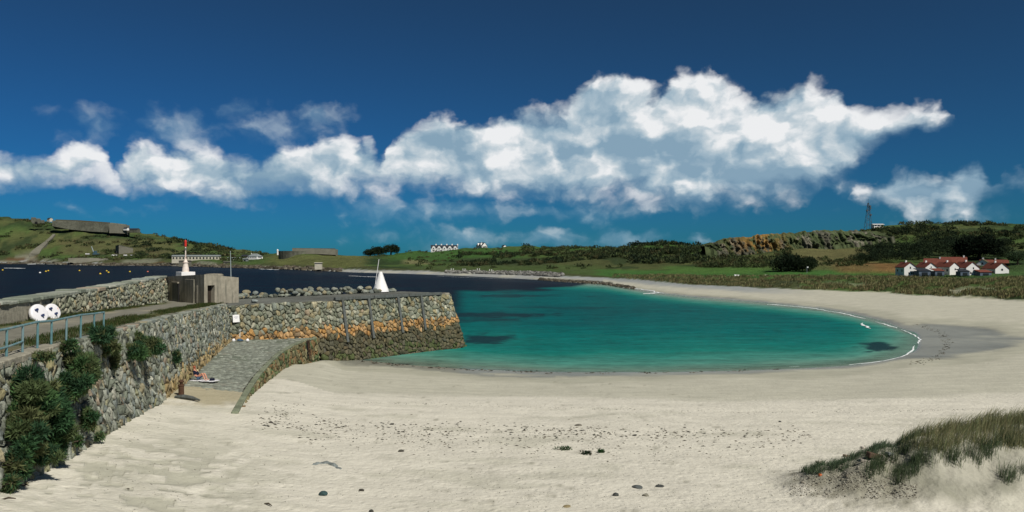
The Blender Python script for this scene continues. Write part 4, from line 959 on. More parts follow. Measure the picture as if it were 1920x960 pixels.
# ------------------------------------------------------------------ railing, rescue boards, sign, bollard, clutter
mat('rail_paint', (0.10, 0.21, 0.225), 0.45, 0.4, var=.18, scale=6, stain=(0.20, 0.27, 0.28))
rl = empty('railing', (wall_x(29), 29, 8.5), 'blue-green painted tube railing along the near edge of the quay', 'railing')
posts = [(-18, 700, 622), (12, 679, 617), (42, 665, 610), (70, 657, 603.5), (96, 645, 602), (124, 637, 596), (151, 629, 590.5), (176, 624, 588), (194, 619, 585.5)]
tops_ = []
for px_, pb, ptp in posts:
    k = (px_ - 960) / F; Y = -10.85 / (k + .225); bp = Vector((k * Y, Y, EYE - (pb - 480) / F * Y)); bp.z = float(quay_z(Y)) + .1
    tp = PY(px_ + 1, ptp, Y); tops_.append(tp)
    o = MB().tube([bp, tp], .042, 8).build('post', MAT['rail_paint'], rl)
    if px_ < 100: MB().box(bp, (.3, .3, .08), .22).build('base_plate', MAT['concrete'], rl, bevel=.01)
k = (-60 - 960) / F; Y = -10.85 / (k + .225)
tops_ = [PY(-60, 628, Y)] + tops_
MB().tube(tops_, .045, 8).build('top_rail', MAT['rail_paint'], rl)
MB().tube([tops_[0] - Vector((0, 0, .62)), tops_[1] - Vector((0, 0, .62)), tops_[2] - Vector((0, 0, .6)), tops_[3] - Vector((0, 0, .56))], .04, 8).build('mid_rail', MAT['rail_paint'], rl)

mat('float_white', (0.80, 0.79, 0.80), 0.4, 0.45, var=.05, scale=4)
mat('navy_fitting', (0.03, 0.05, 0.14), 0.5, 0.4)
mat('peach', (0.75, 0.50, 0.40), 0.6, 0.2)
def float_disc(px_, pyc, r, rot, label, stripe):
    k = (px_ - 960) / F; Y = -16.75 / (k + .2346); c_ = PY(px_, pyc, Y) 
    g_ = Vector((c_.x, c_.y, c_.z - r)); e = empty('float_disc', g_, label, 'float', 'white floats leaning on the parapet')
    nrm = Vector((.96, -.28, .30)).normalized(); u_ = Vector((0, 0, 1)).cross(nrm).normalized(); v_ = nrm.cross(u_)
    n = 32; rings = []
    for rr, dd_ in ((.98, -.13), (1.0, -.03), (.97, .04), (.86, .09), (.4, .11)):
        ring_ = []
        for i in range(n):
            a = 2 * pi * i / n + rot; x, y = cos(a) * rr * r, sin(a) * rr * r
            y = max(y, -.80 * r * (.5 + .5 * rr)); x *= 1.0 - (.16 if y < -.35 * r else 0) * min(1, (-.35 * r - y) / (.45 * r)) if y < -.35 * r else 1.0
            ring_.append(c_ + u_ * x + v_ * y + nrm * dd_)
        rings.append(ring_)
    m_ = MB(); pts = [p_ for R_ in rings for p_ in R_]; f = [(k2 * n + i, k2 * n + (i + 1) % n, (k2 + 1) * n + (i + 1) % n, (k2 + 1) * n + i) for k2 in range(4) for i in range(n)] + [tuple(range(4 * n, 5 * n)), tuple(reversed(range(n)))]
    m_.poly(pts, f).build('shell', MAT['float_white'], e)
    M_ = Matrix((u_, v_, nrm)).transposed()
    for (x, y) in ((-.42, .38), (.12, -.22)):
        fc = c_ + u_ * x * r + v_ * y * r + nrm * .13
        fx = MB().box(fc, (.30 * r, .09, .10), M=M_).build('fitting', MAT['navy_fitting'], e)
        MB().box(fc + nrm * .08, (.08, .22 * r, .10), M=M_).build('hook', MAT['navy_fitting'], fx)
    if stripe:
        MB().box(c_ + u_ * .55 * r + v_ * .02 + nrm * .085, (.08, .85 * r, .03), M=M_ @ Matrix.Rotation(-.2, 3, 'Z')).build('stripe', MAT['peach'], e)
    return e
float_disc(73.5, 588.5, .60, 0.2, 'white rounded float with blue fittings, the front one leaning on the parapet', False)
float_disc(99, 585.5, .56, 0.0, 'white rounded float with a peach stripe, half hidden behind the other one', True)

sgn_c = Vector(pplace([1.0], [5.62], [.35])[0]); sg = empty('notice_board', Vector(pplace([1.0], [3.5], [.4])[0]), 'small white notice board fixed to the stones in the corner above the slipway', 'sign')
sgn_n = Vector((.72, -.66, .1)).normalized(); su = Vector((0, 0, 1)).cross(sgn_n).normalized(); sv = sgn_n.cross(su); SM3 = Matrix((su, sv, sgn_n)).transposed()
brd = MB().box(sgn_c, (.72, .76, .04), M=SM3).build('panel', MAT['white_paint'], sg)
mat('print_grey', (0.35, 0.35, 0.42), 0.6, 0.2)
for y_, w_ in ((.2, .36), (.12, .5), (.02, .26)): MB().box(sgn_c + sv * y_ + sgn_n * .024, (w_, .03, .006), M=SM3).build('lettering', MAT['print_grey'], brd)
MB().box(sgn_c - sgn_n * .14, (.12, .5, .24), M=SM3).build('bracket', MAT['rust'], sg)

cpt = lambda px_, py_: P(px_, py_, 3.42)
bn_ = cpt(446, 637); e = empty('storage_bin', bn_, 'pale ribbed plastic bin standing against the wall at the top of the slipway', 'bin')
mat('cream_plastic', (0.55, 0.53, 0.45), 0.55, 0.3, var=.12, scale=4)
MB().prism([(bn_.x - .34, bn_.y - .3), (bn_.x + .34, bn_.y - .3), (bn_.x + .34, bn_.y + .3), (bn_.x - .34, bn_.y + .3)], bn_.z, bn_.z + .95).build('body', MAT['cream_plastic'], e, bevel=.04)
MB().box((bn_.x, bn_.y, bn_.z + 1.0), (.78, .7, .08)).build('lid', MAT['float_white'], e, bevel=.02)
for k in range(5): MB().box((bn_.x - .26 + .13 * k, bn_.y - .31, bn_.z + .5), (.04, .05, .7)).build('rib', MAT['cream_plastic'], e)
ty = cpt(427, 640); e = empty('tyre', ty, 'worn grey tyre lying in the corner at the top of the slipway', 'tyre')
mat('rubber', (0.05, 0.05, 0.048), 0.85, 0.2, var=.3, scale=6)
pts = [ty + Vector((cos(a) * .36, sin(a) * .36, .12)) for a in np.linspace(0, 2 * pi, 21)]
MB().tube(pts, .13, 8, cap=False).build('tread', MAT['rubber'], e, smooth=True)
MB().tube([ty + Vector((cos(a) * .25, sin(a) * .25, .2)) for a in np.linspace(0, 2 * pi, 17)], .035, 6, cap=False).build('bead', MAT['cream_plastic'], e)
mat('blue_sack', (0.05, 0.10, 0.16), 0.6, 0.3, var=.3, scale=6, bump=.03, bscale=9)
o = rock('blue_sack', cpt(450, 640) + Vector((0, 0, .12)), .34, (.05, .1, .16), rg, 'blue_sack', .5); tag(o, 'crumpled dark blue sack on the slipway below the pale bin', 'sack')
for px_, lab in ((438, 'white net float left of the blue sack at the top of the slipway'), (464, 'white net float right of the blue sack at the top of the slipway')):
    c_ = cpt(px_, 641); e = empty('net_float', c_, lab, 'float', 'net floats at the top of the slipway')
    MB().lathe(c_, [(.03, 0), (.13, .04), (.18, .15), (.13, .27), (.03, .31)], 12).build('ball', MAT['float_white'], e, smooth=True)
    MB().tube([c_ + Vector((0, 0, .28)), c_ + Vector((.04, 0, .36)), c_ + Vector((.1, 0, .30))], .02, 6).build('lug', MAT['float_white'], e)
bd = cpt(432, 634); o = MB().box(bd + Vector((0, .1, .5)), (1.1, .1, .18), .6, ).build('driftwood_plank', MAT['timber']); tag(o, 'pale weathered plank leaning in the corner beside the bin', 'plank')
o.data.materials[0] = MAT['cream_plastic']

bo = Vector((float(wall_x(49.6)) + 1.35, 49.6, 0)); bo.z = ground(bo.x, bo.y) - .05
e = empty('bollard', bo, 'rusty iron bollard at the foot of the wall beside the slipway', 'bollard')
MB().lathe(bo - Vector((0, 0, .1)), [(.24, 0), (.22, .12), (.17, .16), (.165, .72), (.2, .76), (.18, .82)], 14).build('body', MAT['rust'], e)
MB().lathe(bo + Vector((0, 0, .72)), [(.09, 0), (.10, .14), (.17, .17), (.17, .24), (.08, .30)], 12).build('head', MAT['rust'], e)
lg = bo + Vector((.9, -1.2, 0)); lg.z = ground(lg.x, lg.y) + .05
o = MB().tube([lg + Vector((-.9, .35, .06)), lg + Vector((-.3, .1, .12)), lg + Vector((.3, -.1, .08)), lg + Vector((.9, -.5, .02))], [.1, .14, .12, .05], 7).build('driftwood_log', MAT['timber']); tag(o, 'dark driftwood log half buried in sand below the bollard', 'log')

# ------------------------------------------------------------------ person resting against the wall on the slipway
mat('skin', (0.55, 0.26, 0.17), 0.6, 0.3); mat('dark_shirt', (0.012, 0.014, 0.03), 0.9, 0.1); mat('blue_shorts', (0.09, 0.16, 0.26), 0.9, 0.1)
mat('ginger_hair', (0.30, 0.09, 0.05), 0.8, 0.1); mat('towel', (0.70, 0.70, 0.72), 0.95, 0.05)
Yp = 56.0; xp = wall_x(Yp) + .62 + .13 * 4.4
ps = Vector((xp, Yp, float(slip_z(np.array(xp), np.array(Yp))) + .06))
tw = MB(); ax = Vector((.965, -.26, 0)); ay = Vector((.26, .965, 0))
def lp(x, y, z): return ps + ax * x + ay * y + Vector((0, 0, z))
g5 = [lp(-.25 + 1.85 * i / 9, -.42 + .84 * j / 4, .02 + .012 * sin(i * 2.1 + j)) for i in range(10) for j in range(5)]
g5 += [p_ - Vector((0, 0, .025)) for p_ in g5]
f5 = [(i * 5 + j, (i + 1) * 5 + j, (i + 1) * 5 + j + 1, i * 5 + j + 1) for i in range(9) for j in range(4)]; f5 += [tuple(50 + a for a in reversed(f)) for f in f5]
f5 += [(j, j + 1, 51 + j, 50 + j) for j in range(4)] + [(45 + j, 95 + j, 96 + j, 46 + j) for j in range(4)]
o = tw.poly(g5, f5).build('towel', MAT['towel']); tag(o, 'white towel spread on the slipway under the seated person', 'towel')
J, E, RAD, MID = [], [], [], []
def jn(p_, r, par_, m_):
    J.append(p_); RAD.append(r); MID.append(m_)
    if par_ is not None: E.append((par_, len(J) - 1))
    return len(J) - 1
pel = jn(lp(.16, 0, .15), .15, None, 2); sp1 = jn(lp(.06, 0, .33), .13, pel, 1); sp2 = jn(lp(-.06, 0, .54), .14, sp1, 1); nk = jn(lp(-.13, 0, .70), .06, sp2, 0); hd = jn(lp(-.13, 0, .80), .085, nk, 0); hd2 = jn(lp(-.13, 0, .91), .075, hd, 3)
for sy in (-1, 1):
    sh = jn(lp(-.08, .18 * sy, .60), .065, sp2, 1); elb = jn(lp(.05, .27 * sy, .38), .045, sh, 1); wr = jn(lp(.24, .20 * sy, .33), .03, elb, 0); hn = jn(lp(.31, .17 * sy, .36), .035, wr, 0)
    for k in range(4): 
        fa = jn(lp(.35, (.14 + .02 * k) * sy, .385 - .005 * k), .010, hn, 0); jn(lp(.385 + .006 * (k % 2), (.14 + .021 * k) * sy, .36), .008, fa, 0)
    ta = jn(lp(.30, .125 * sy, .385), .011, hn, 0); jn(lp(.335, .115 * sy, .40), .009, ta, 0)
    hp = jn(lp(.20, .10 * sy, .15), .095, pel, 2); mt_ = jn(lp(.40, .12 * sy, .34), .08, hp, 2); kn = jn(lp(.58, .12 * sy, .53 - .04 * (sy > 0)), .058, mt_, 0); cf = jn(lp(.68, .12 * sy, .33), .055, kn, 0); an_ = jn(lp(.78, .12 * sy, .10), .036, cf, 0); jn(lp(.95, .13 * sy, .05), .03, an_, 0)
me = bpy.data.meshes.new('person'); me.from_pydata([tuple(p_ - ps) for p_ in J], E, []); pe = bpy.data.objects.new('person', me); pe.location = ps; link(pe)
md = pe.modifiers.new('skin', 'SKIN')
for i, r in enumerate(RAD): me.skin_vertices[0].data[i].radius = (r, r)
me.skin_vertices[0].data[0].use_root = True
sb = pe.modifiers.new('sub', 'SUBSURF'); sb.levels = 2; sb.render_levels = 2
dg = bpy.context.evaluated_depsgraph_get(); ev = bpy.data.meshes.new_from_object(pe.evaluated_get(dg)); pe.modifiers.clear(); pe.data = ev
for nm in ('skin', 'dark_shirt', 'blue_shorts', 'ginger_hair'): ev.materials.append(MAT[nm])
jp = np.array([tuple(p_ - ps) for p_ in J]); ea = np.array([jp[a] for a, b2 in E]); eb = np.array([jp[b2] for a, b2 in E]); em = [MID[b2] for a, b2 in E]
for p_ in ev.polygons:
    c_ = np.array(p_.center); tt = np.clip(((c_ - ea) * (eb - ea)).sum(1) / np.maximum(((eb - ea) ** 2).sum(1), 1e-6), 0, 1); k = int(np.argmin(np.linalg.norm(ea + (eb - ea) * tt[:, None] - c_, axis=1))); p_.material_index = em[k]; p_.use_smooth = True
tag(pe, 'person in dark top and blue shorts sitting with knees up against the stone wall', 'person')
fc = lp(-.055, 0, .86)
MB().lathe(lp(-.15, 0, .86), [(.085, 0), (.10, .05), (.085, .11), (.03, .14)], 12).build('hair', MAT['ginger_hair'], pe, smooth=True)
for sy in (-1, 1):
    MB().lathe(lp(-.065, .033 * sy, .845), [(.004, 0), (.012, .008), (.004, .016)], 8).build('eye', MAT['dark_shirt'], pe)
    MB().lathe(lp(-.13, .088 * sy, .815), [(.006, 0), (.016, .02), (.008, .05)], 8).build('ear', MAT['skin'], pe)
MB().tube([lp(-.052, 0, .85), lp(-.035, 0, .815), lp(-.052, 0, .805)], [.009, .014, .008], 6).build('nose', MAT['skin'], pe)
MB().box(lp(-.055, 0, .785), (.012, .045, .01), -.26).build('mouth', MAT['red_paint'], pe)
sh_ = lp(1.25, .05, .0); e = empty('beach_bag', sh_, 'small dark bag and shoe beside the feet of the seated person', 'bag')
MB().box(sh_ + Vector((0, 0, .09)), (.34, .2, .18), .3).build('body', MAT['dark_shirt'], e, bevel=.04)
MB().tube([sh_ + Vector((-.1, 0, .17)), sh_ + Vector((0, 0, .27)), sh_ + Vector((.1, 0, .17))], .014, 6).build('strap', MAT['dark_shirt'], e)

# ------------------------------------------------------------------ vegetation helpers
def leaf_mat(name, base, trans=0.25):
    m = bpy.data.materials.new(name); m.use_nodes = True; t = NT(m.node_tree); nt = m.node_tree
    a = t.new('ShaderNodeAttribute', attribute_name='tint').outputs['Color']; c = t.mix(1.0, (*base, 1.0), a, 'MULTIPLY')
    nt.nodes.remove(nt.nodes['Principled BSDF']); d_ = t.new('ShaderNodeBsdfDiffuse'); t.put(d_.inputs[0], c)
    tr = t.new('ShaderNodeBsdfTranslucent'); t.put(tr.inputs[0], c); mx = t.new('ShaderNodeMixShader'); mx.inputs[0].default_value = trans
    t.put(mx.inputs[1], d_.outputs[0]); t.put(mx.inputs[2], tr.outputs[0]); t.put(nt.nodes['Material Output'].inputs[0], mx.outputs[0]); MAT[name] = m; return m
leaf_mat('leaf', (1, 1, 1), .38)
mat('bark', (0.07, 0.055, 0.04), 0.95, 0.05, var=.3, scale=5)

def unit(n, rg):
    v = rg.normal(0, 1, (n, 3)); return v / np.linalg.norm(v, axis=1, keepdims=True)
def leaves(lumps, n, ln, wd, rg, up=.35, cols=((.03, .055, .02),), shell=.55, wild=.7, shade=.3):
    """n leaf triangles spread through ellipsoid lumps [(centre, radii)]; returns V, F, C"""
    lumps = [(np.array(c_, float), np.array(r, float)) for c_, r in lumps]
    w_ = np.array([r[0] * r[2] + r[1] * r[2] + r[0] * r[1] for _, r in lumps]); k = rg.choice(len(lumps), n, p=w_ / w_.sum())
    cen = np.array([c_ for c_, _ in lumps])[k]; rad = np.array([r for _, r in lumps])[k]
    d_ = unit(n, rg); rr = rg.uniform(shell ** 3, 1, n) ** (1 / 3) * (1 + rg.normal(0, .07, n))
    p_ = cen + d_ * rad * rr[:, None]
    out = d_ / rad; out /= np.linalg.norm(out, axis=1, keepdims=True)
    dr = out + np.array([0, 0, up]) + rg.normal(0, wild, (n, 3)) * .6; dr /= np.linalg.norm(dr, axis=1, keepdims=True)
    sd_ = np.cross(dr, unit(n, rg)); sd_ /= np.maximum(np.linalg.norm(sd_, axis=1, keepdims=True), 1e-5)
    L_ = ln * rg.uniform(.6, 1.4, n)[:, None]; W_ = wd * rg.uniform(.7, 1.3, n)[:, None]
    V_ = np.stack([p_ - sd_ * W_ * .5, p_ + sd_ * W_ * .5, p_ + dr * L_], 1).reshape(-1, 3)
    F_ = np.arange(3 * n).reshape(-1, 3)
    lc = np.array(cols)[rg.integers(0, len(cols), len(lumps))][k] * 1.0
    cc = lc * rg.uniform(1 - shade, 1 + shade, (n, 1)); return V_, F_, np.repeat(cc, 3, 0)
def stack(parts):
    o, Vs, Fs, Cs = 0, [], [], []
    for v_, f, c_ in parts: Vs.append(v_); Fs.append(np.asarray(f) + o); Cs.append(c_); o += len(v_)
    return np.vstack(Vs), np.vstack(Fs), np.vstack(Cs)
def lumpy(c_, r, n, rg, squash=.8, spread=.75):
    """a handful of lumps that together make an uneven crown"""
    c_ = np.array(c_, float); out = [(c_, np.array([r * .7, r * .7, r * squash * .7]))]
    for _ in range(n):
        d_ = unit(1, rg)[0]; d_[2] = abs(d_[2]) * .9 - .15
        k = rg.uniform(.28, .55); out.append((c_ + d_ * np.array([1, 1, squash]) * r * spread, np.array([k, k, k * .85]) * r))
    return out
def tree(px, Y, h, w, label, rg, cols, n=2600, base_z=None, group=None, lean=0.0, cz=.52):
    b_ = on_ground(px, Y)
    if base_z is not None: b_.z = base_z
    e = empty('tree', b_, label, 'tree', group)
    tb = MB().tube([b_ - Vector((0, 0, .5)), b_ + Vector((lean * .2, 0, h * .3)), b_ + Vector((lean * .5, 0, h * .62))], [w * .06, w * .045, w * .02], 8)
    for k in range(5):
        a_ = rg.uniform(0, 6.28); tb.tube([b_ + Vector((0, 0, h * rg.uniform(.2, .4))), b_ + Vector((cos(a_) * w * .3, sin(a_) * w * .3, h * rg.uniform(.5, .7)))], [w * .03, w * .012], 6)
    tb.build('trunk', MAT['bark'], e)
    lumps = lumpy((b_.x + lean * .5, b_.y, b_.z + h * cz), w * .52, 16, rg, squash=h / w * .78 * (1.0 if cz > .5 else 1.12))
    v_, f, c_ = leaves(lumps, n, w * .075, w * .05, rg, cols=cols)
    npmesh('crown', v_, f, MAT['leaf'], parent=e, colr=c_); return e
def hit(px, py):
    """where the line of sight through a pixel first meets the ground"""
    Y = 20.0; k = (px - 960) / F; j = (py - 480) / F
    while Y < 3000 and ground(k * Y, Y) < EYE - j * Y: Y *= 1.02
    lo, hi = Y / 1.02, Y
    for _ in range(7):
        Y = (lo + hi) / 2
        if ground(k * Y, Y) < EYE - j * Y: lo = Y
        else: hi = Y
    x = k * Y
    return Vector((x, Y, ground(x, Y)))
def near_wall(px, py):
    """point on the retaining wall's face at a pixel"""
    k = (px - 960) / F; Y = 30.0
    for _ in range(20):
        z = EYE - (py - 480) / F * Y; b_ = .13 * max(0, float(quay_z(Y)) - z); Y = (-10.6 + b_) / (k + .225)
    return Vector((k * Y, Y, EYE - (py - 480) / F * Y))

# ------------------------------------------------------------------ shrubs growing out of the wall
DG = ((.055, .120, .055), (.080, .155, .060), (.042, .090, .046), (.110, .150, .065), (.135, .155, .070))
def wall_shrub(spots, label, n, ln=.20, wd=.065, seed=0, droop=.25):
    rg = np.random.default_rng(seed); lumps = []
    for px_, py_, rx, ry in spots:
        c_ = near_wall(px_, py_); s_ = c_.y / F
        base = np.array(c_) + np.array([.35 + rx * s_ * .25, -.1, 0]); R0 = np.array([rx * s_, rx * s_ * .75, ry * s_])
        lumps.append((base, R0 * .72))
        for _ in range(16):
            d_ = unit(1, rg)[0]; lumps.append((base + d_ * R0 * rg.uniform(.55, 1.0), R0 * rg.uniform(.12, .40)))
    c0 = near_wall(spots[0][0], spots[0][1]); e = empty('shrub', c0, label, 'shrub', 'green shrubs rooted in the retaining wall')
    sm = MB()
    for px_, py_, rx, ry in spots:
        c_ = near_wall(px_, py_)
        for k in range(5):
            sm.tube([c_ + Vector((-.1, 0, -.25)), c_ + Vector((.3, rg.normal(0, .15), 0)), c_ + Vector((.5 + rg.normal(0, .1), rg.normal(0, .3), rx * c_.y / F * .5))], [.05, .03, .012], 5)
    sm.build('stem', MAT['bark'], e)
    v_, f, c_ = leaves(lumps, n, ln, wd, rg, up=droop, cols=DG, shell=.45, wild=.9, shade=.38)
    npmesh('foliage', v_, f, MAT['leaf'], parent=e, colr=c_); return e
wall_shrub([(28, 745, 55, 42), (70, 775, 44, 62), (18, 800, 50, 50), (85, 820, 22, 48), (50, 850, 34, 20)], 'largest dark green shrub, hanging over the near left end of the stone wall', 22000, seed=1)
wall_shrub([(8, 872, 22, 34), (0, 905, 10, 18)], 'dark shrub at the bottom left corner below the largest shrub', 3500, seed=2)
wall_shrub([(128, 690, 42, 38), (115, 722, 30, 26)], 'bushy green shrub halfway up the wall beside the largest one', 8500, seed=3)
wall_shrub([(252, 650, 36, 24), (236, 662, 22, 14)], 'wide green shrub below the wall top, right of the railing end', 5200, seed=4)
wall_shrub([(320, 667, 9, 13)], 'small round shrub low on the wall above the seated person', 900, ln=.2, seed=5)
wall_shrub([(147, 785, 16, 18)], 'compact round shrub low on the wall near the sand', 1600, ln=.18, seed=6)
wall_shrub([(172, 628, 26, 16), (190, 648, 16, 20)], 'shrub spilling over the wall top at the far end of the railing', 3600, seed=7)
wall_shrub([(112, 648, 16, 10), (60, 668, 18, 7)], 'low green growth on the coping under the railing posts', 1400, ln=.16, seed=8)
wall_shrub([(202, 672, 10, 16)], 'narrow tuft below the railing-end shrub on the wall face', 700, ln=.18, seed=9)
wall_shrub([(172, 818, 9, 8)], 'tiny tuft at the foot of the wall right of the compact round shrub', 300, ln=.14, seed=10)
wall_shrub([(131, 826, 8, 8)], 'tiny tuft at the foot of the wall below the compact round shrub', 300, ln=.14, seed=12)

# ------------------------------------------------------------------ grass
def blades(pos, h, wd, rg, cols, lean=(0.25, 0.1), bend=.5):
    """grass blades as two-segment strips at the given roots"""
    n = len(pos); a_ = rg.uniform(0, 2 * pi, n); L_ = h * rg.uniform(.55, 1.25, n)
    dx_ = np.cos(a_) * .35 + lean[0] + rg.normal(0, .12, n); dy_ = np.sin(a_) * .35 + lean[1]
    sx, sy = -np.sin(a_) * wd / 2, np.cos(a_) * wd / 2
    z0_ = np.zeros(n); side = np.stack([sx, sy, z0_], 1)
    m1 = pos + np.stack([dx_ * L_ * .28, dy_ * L_ * .28, L_ * .55], 1); m2 = pos + np.stack([dx_ * L_ * (.55 + bend), dy_ * L_ * (.55 + bend), L_ * .92], 1)
    V_ = np.stack([pos - side, pos + side, m1 - side * .8, m1 + side * .8, m2], 1).reshape(-1, 3)
    b5 = np.arange(n)[:, None] * 5; F_ = np.concatenate([b5 + np.array([[0, 1, 3]]), b5 + np.array([[0, 3, 2]]), b5 + np.array([[2, 3, 4]])], 0)
    cc = np.array(cols)[rg.integers(0, len(cols), n)] * rg.uniform(.7, 1.3, (n, 1)); return V_, F_, np.repeat(cc, 5, 0)
MAR = ((.28, .285, .14), (.21, .24, .12), (.38, .33, .19), (.16, .19, .10))
rg = np.random.default_rng(61)
def tuft_field(n_t, test, xr, yr, per, h, wd, spread, cols, lean=(.25, .1)):
    out = []; cnt = 0; X = rg.uniform(*xr, n_t); Yv = rg.uniform(*yr, n_t); m_ = test(X, Yv); X, Yv = X[m_], Yv[m_]
    px_ = np.repeat(X, per) + rg.normal(0, spread, len(X) * per); py_ = np.repeat(Yv, per) + rg.normal(0, spread, len(X) * per)
    pz = grounds(px_, py_) - .02; hh = h * np.repeat(rg.uniform(.6, 1.25, len(X)), per)
    v_, f, c_ = blades(np.stack([px_, py_, pz], 1), hh, wd, rg, cols, lean)
    tn = np.repeat(np.array(cols)[rg.integers(0, len(cols), len(X))], per, 0); c_ = c_ * .5 + np.repeat(tn, 5, 0) * .5
    return v_, f, c_
def pxy(X, Yv): z = grounds(X, Yv); return 960 + F * X / Yv, 480 + F * (EYE - z) / Yv
def dense(X, Yv):
    px_, py_ = pxy(X, Yv); n = fbm(X / 1.6, Yv / 1.6, 3, 401)
    return ((px_ > 1690) & (py_ < 838 - (px_ - 1690) * .02 + (n - .5) * 70) & (Yv < 34) & (px_ < 2150)) & (n > .36)
def edge_(X, Yv):
    px_, py_ = pxy(X, Yv); return (px_ > 1500) & (px_ < 1720) & (Yv > 30.6) & (Yv < 32.8) & (py_ < 890) & (fbm(X / 1.0, Yv / 1.0, 2, 402) > .38)
def inpx(cx, cy, rx, ry, ang):
    def f(X, Yv):
        px_, py_ = pxy(X, Yv); a, b2 = px_ - cx, py_ - cy; u_, v_ = a * cos(ang) + b2 * sin(ang), -a * sin(ang) + b2 * cos(ang); return (u_ / rx) ** 2 + (v_ / ry) ** 2 < 1
    return f
parts_ = [tuft_field(9000, dense, (12, 28), (27, 35), 8, .58, .013, .15, MAR, (.42, .05)),
          tuft_field(1200, edge_, (9, 17), (30, 33), 14, .34, .013, .08, ((.09, .14, .085), (.12, .16, .09)), (.3, .0))]
for cx, cy, rx, ry, an, k in ((1648, 880, 42, 14, -.55, 150), (1696, 890, 40, 13, -.5, 150), (1760, 862, 60, 10, -.1, 130), (1850, 846, 50, 14, -.2, 160), (1895, 893, 34, 12, -.2, 90), (1810, 868, 36, 9, 0, 70), (1765, 838, 30, 9, 0, 60), (1905, 820, 30, 16, 0, 100), (1690, 845, 40, 8, -.2, 60)):
    parts_.append(tuft_field(k * 40, inpx(cx, cy, rx, ry, an), (9, 26), (22, 34), 16, .50, .013, .09, ((.09, .13, .07), (.13, .165, .085), (.07, .10, .055)), (.3, .05)))
v_, f, c_ = stack(parts_); o = npmesh('marram_grass', v_, f, MAT['leaf'], colr=c_); tag(o, 'marram grass covering the near dune at the lower right', 'grass', kind='stuff')
# marram on the bank behind the far beach
n = 13000; tpx = rg.uniform(1150, 2150, n); 
KYt, KZt = keys(tpx); f_ = rg.uniform(0, 1, n); Yt = KYt[9] * 1.002 + (KYt[10] * 1.09 - KYt[9]) * f_
Xt = (tpx - 960) / F * Yt; nn = fbm(Xt / 9, Yt / 9, 4, 111); kp = (fbm(Xt / 5, Yt / 5, 3, 115) > .40) & ~((nn > .48 + .35 * f_) & (tpx > 1440)) & (rg.uniform(0, 1, n) < np.interp(tpx, [1150, 1350, 1500], [.25, .6, 1]))
Xt, Yt, f_ = Xt[kp], Yt[kp], f_[kp]; per = 9
bx_ = np.repeat(Xt, per) + rg.normal(0, .35, len(Xt) * per); by_ = np.repeat(Yt, per) + rg.normal(0, .35, len(Xt) * per); bz_ = grounds(bx_, by_) - .05
v_, f, c_ = blades(np.stack([bx_, by_, bz_], 1), np.repeat(rg.uniform(.45, 1.15, len(Xt)), per), .15, rg, MAR, (.25, 0))
tn = np.repeat(np.array(((.30, .285, .135), (.22, .225, .10), (.11, .12, .055), (.25, .205, .11)))[rg.integers(0, 4, len(Xt))], per, 0); c_ = np.repeat(tn, 5, 0) * rg.uniform(.75, 1.25, (len(c_), 1))
o = npmesh('dune_bank_grass', v_, f, MAT['leaf'], colr=c_); tag(o, 'coarse straw-green grass on the bank behind the far beach', 'grass', kind='stuff')
# verge and weeds on the quay
vq = []; 
for _ in range(5200):
    Y = rg.uniform(24, 84); q = rg.choice([rg.uniform(.05, .32), rg.uniform(.8, .97)]); 
    if fbm(np.array(q * 4), np.array(Y / 3), 3, 78) < .42: continue
    X = float(wall_x(Y) - .25 + (par_x(Y) - .25 - wall_x(Y)) * q); vq.append((X, Y, float(quay_z(Y)) + .03))
vq = np.array(vq); vq = np.repeat(vq, 7, 0) + np.column_stack([rg.normal(0, .12, (len(vq) * 7, 2)), np.zeros(len(vq) * 7)])
v_, f, c_ = blades(vq, .17, .02, rg, ((.05, .085, .025), (.08, .10, .035), (.10, .085, .04), (.04, .07, .022)), (.08, 0))
o = npmesh('verge_grass', v_, f, MAT['leaf'], colr=c_); tag(o, 'short grass along both edges of the quay track', 'grass', kind='stuff')

# ------------------------------------------------------------------ scrub on the hills (one mass per hill)
def scrub(name, label, regions, seed, tri=44):
    rg = np.random.default_rng(seed); P_, S_, K_ = [], [], []
    for (x0, x1, y0, y1, n, size, thr, cols, hk) in regions:
        px_ = rg.uniform(x0, x1, n * 8); KYr, _ = keys(px_); lo = np.maximum(KYr[10], 120); hi = KYr[13] * 1.01
        Yv = lo + (hi - lo) * rg.uniform(0, 1, len(px_)); X = (px_ - 960) / F * Yv; z = grounds(X, Yv); py_ = 480 + F * (EYE - z) / Yv
        nn = fbm(X / 30, Yv / 30, 3, seed + 5); m_ = (py_ > y0) & (py_ < y1) & (nn > thr); sel = np.nonzero(m_)[0][:n]
        for i in sel: P_.append((X[i], Yv[i], z[i])); S_.append(size * rg.uniform(.6, 1.5)); K_.append((np.array(cols[rg.integers(0, len(cols))]), hk))
    parts = []
    for p_, s_, (c0, hk) in zip(P_, S_, K_):
        lumps = [((p_[0], p_[1], p_[2] + s_ * .3 * hk), (s_, s_, s_ * .65 * hk))] + [((p_[0] + rg.normal(0, s_ * .6), p_[1] + rg.normal(0, s_ * .6), p_[2] + s_ * rg.uniform(.2, .75) * hk), (s_ * .5, s_ * .5, s_ * .4 * hk)) for _ in range(3)]
        parts.append(leaves(lumps, tri, s_ * .55, s_ * .42, rg, cols=(c0,), shell=.7, shade=.3))
    v_, f, c_ = stack(parts); o = npmesh(name, v_, f, MAT['leaf'], colr=c_); tag(o, label, 'scrub', kind='stuff'); return o
SCR = ((.070, .092, .040), (.085, .110, .044), (.058, .076, .036), (.100, .098, .046))
DRK = ((.022, .034, .020), (.030, .046, .024), (.038, .056, .028))
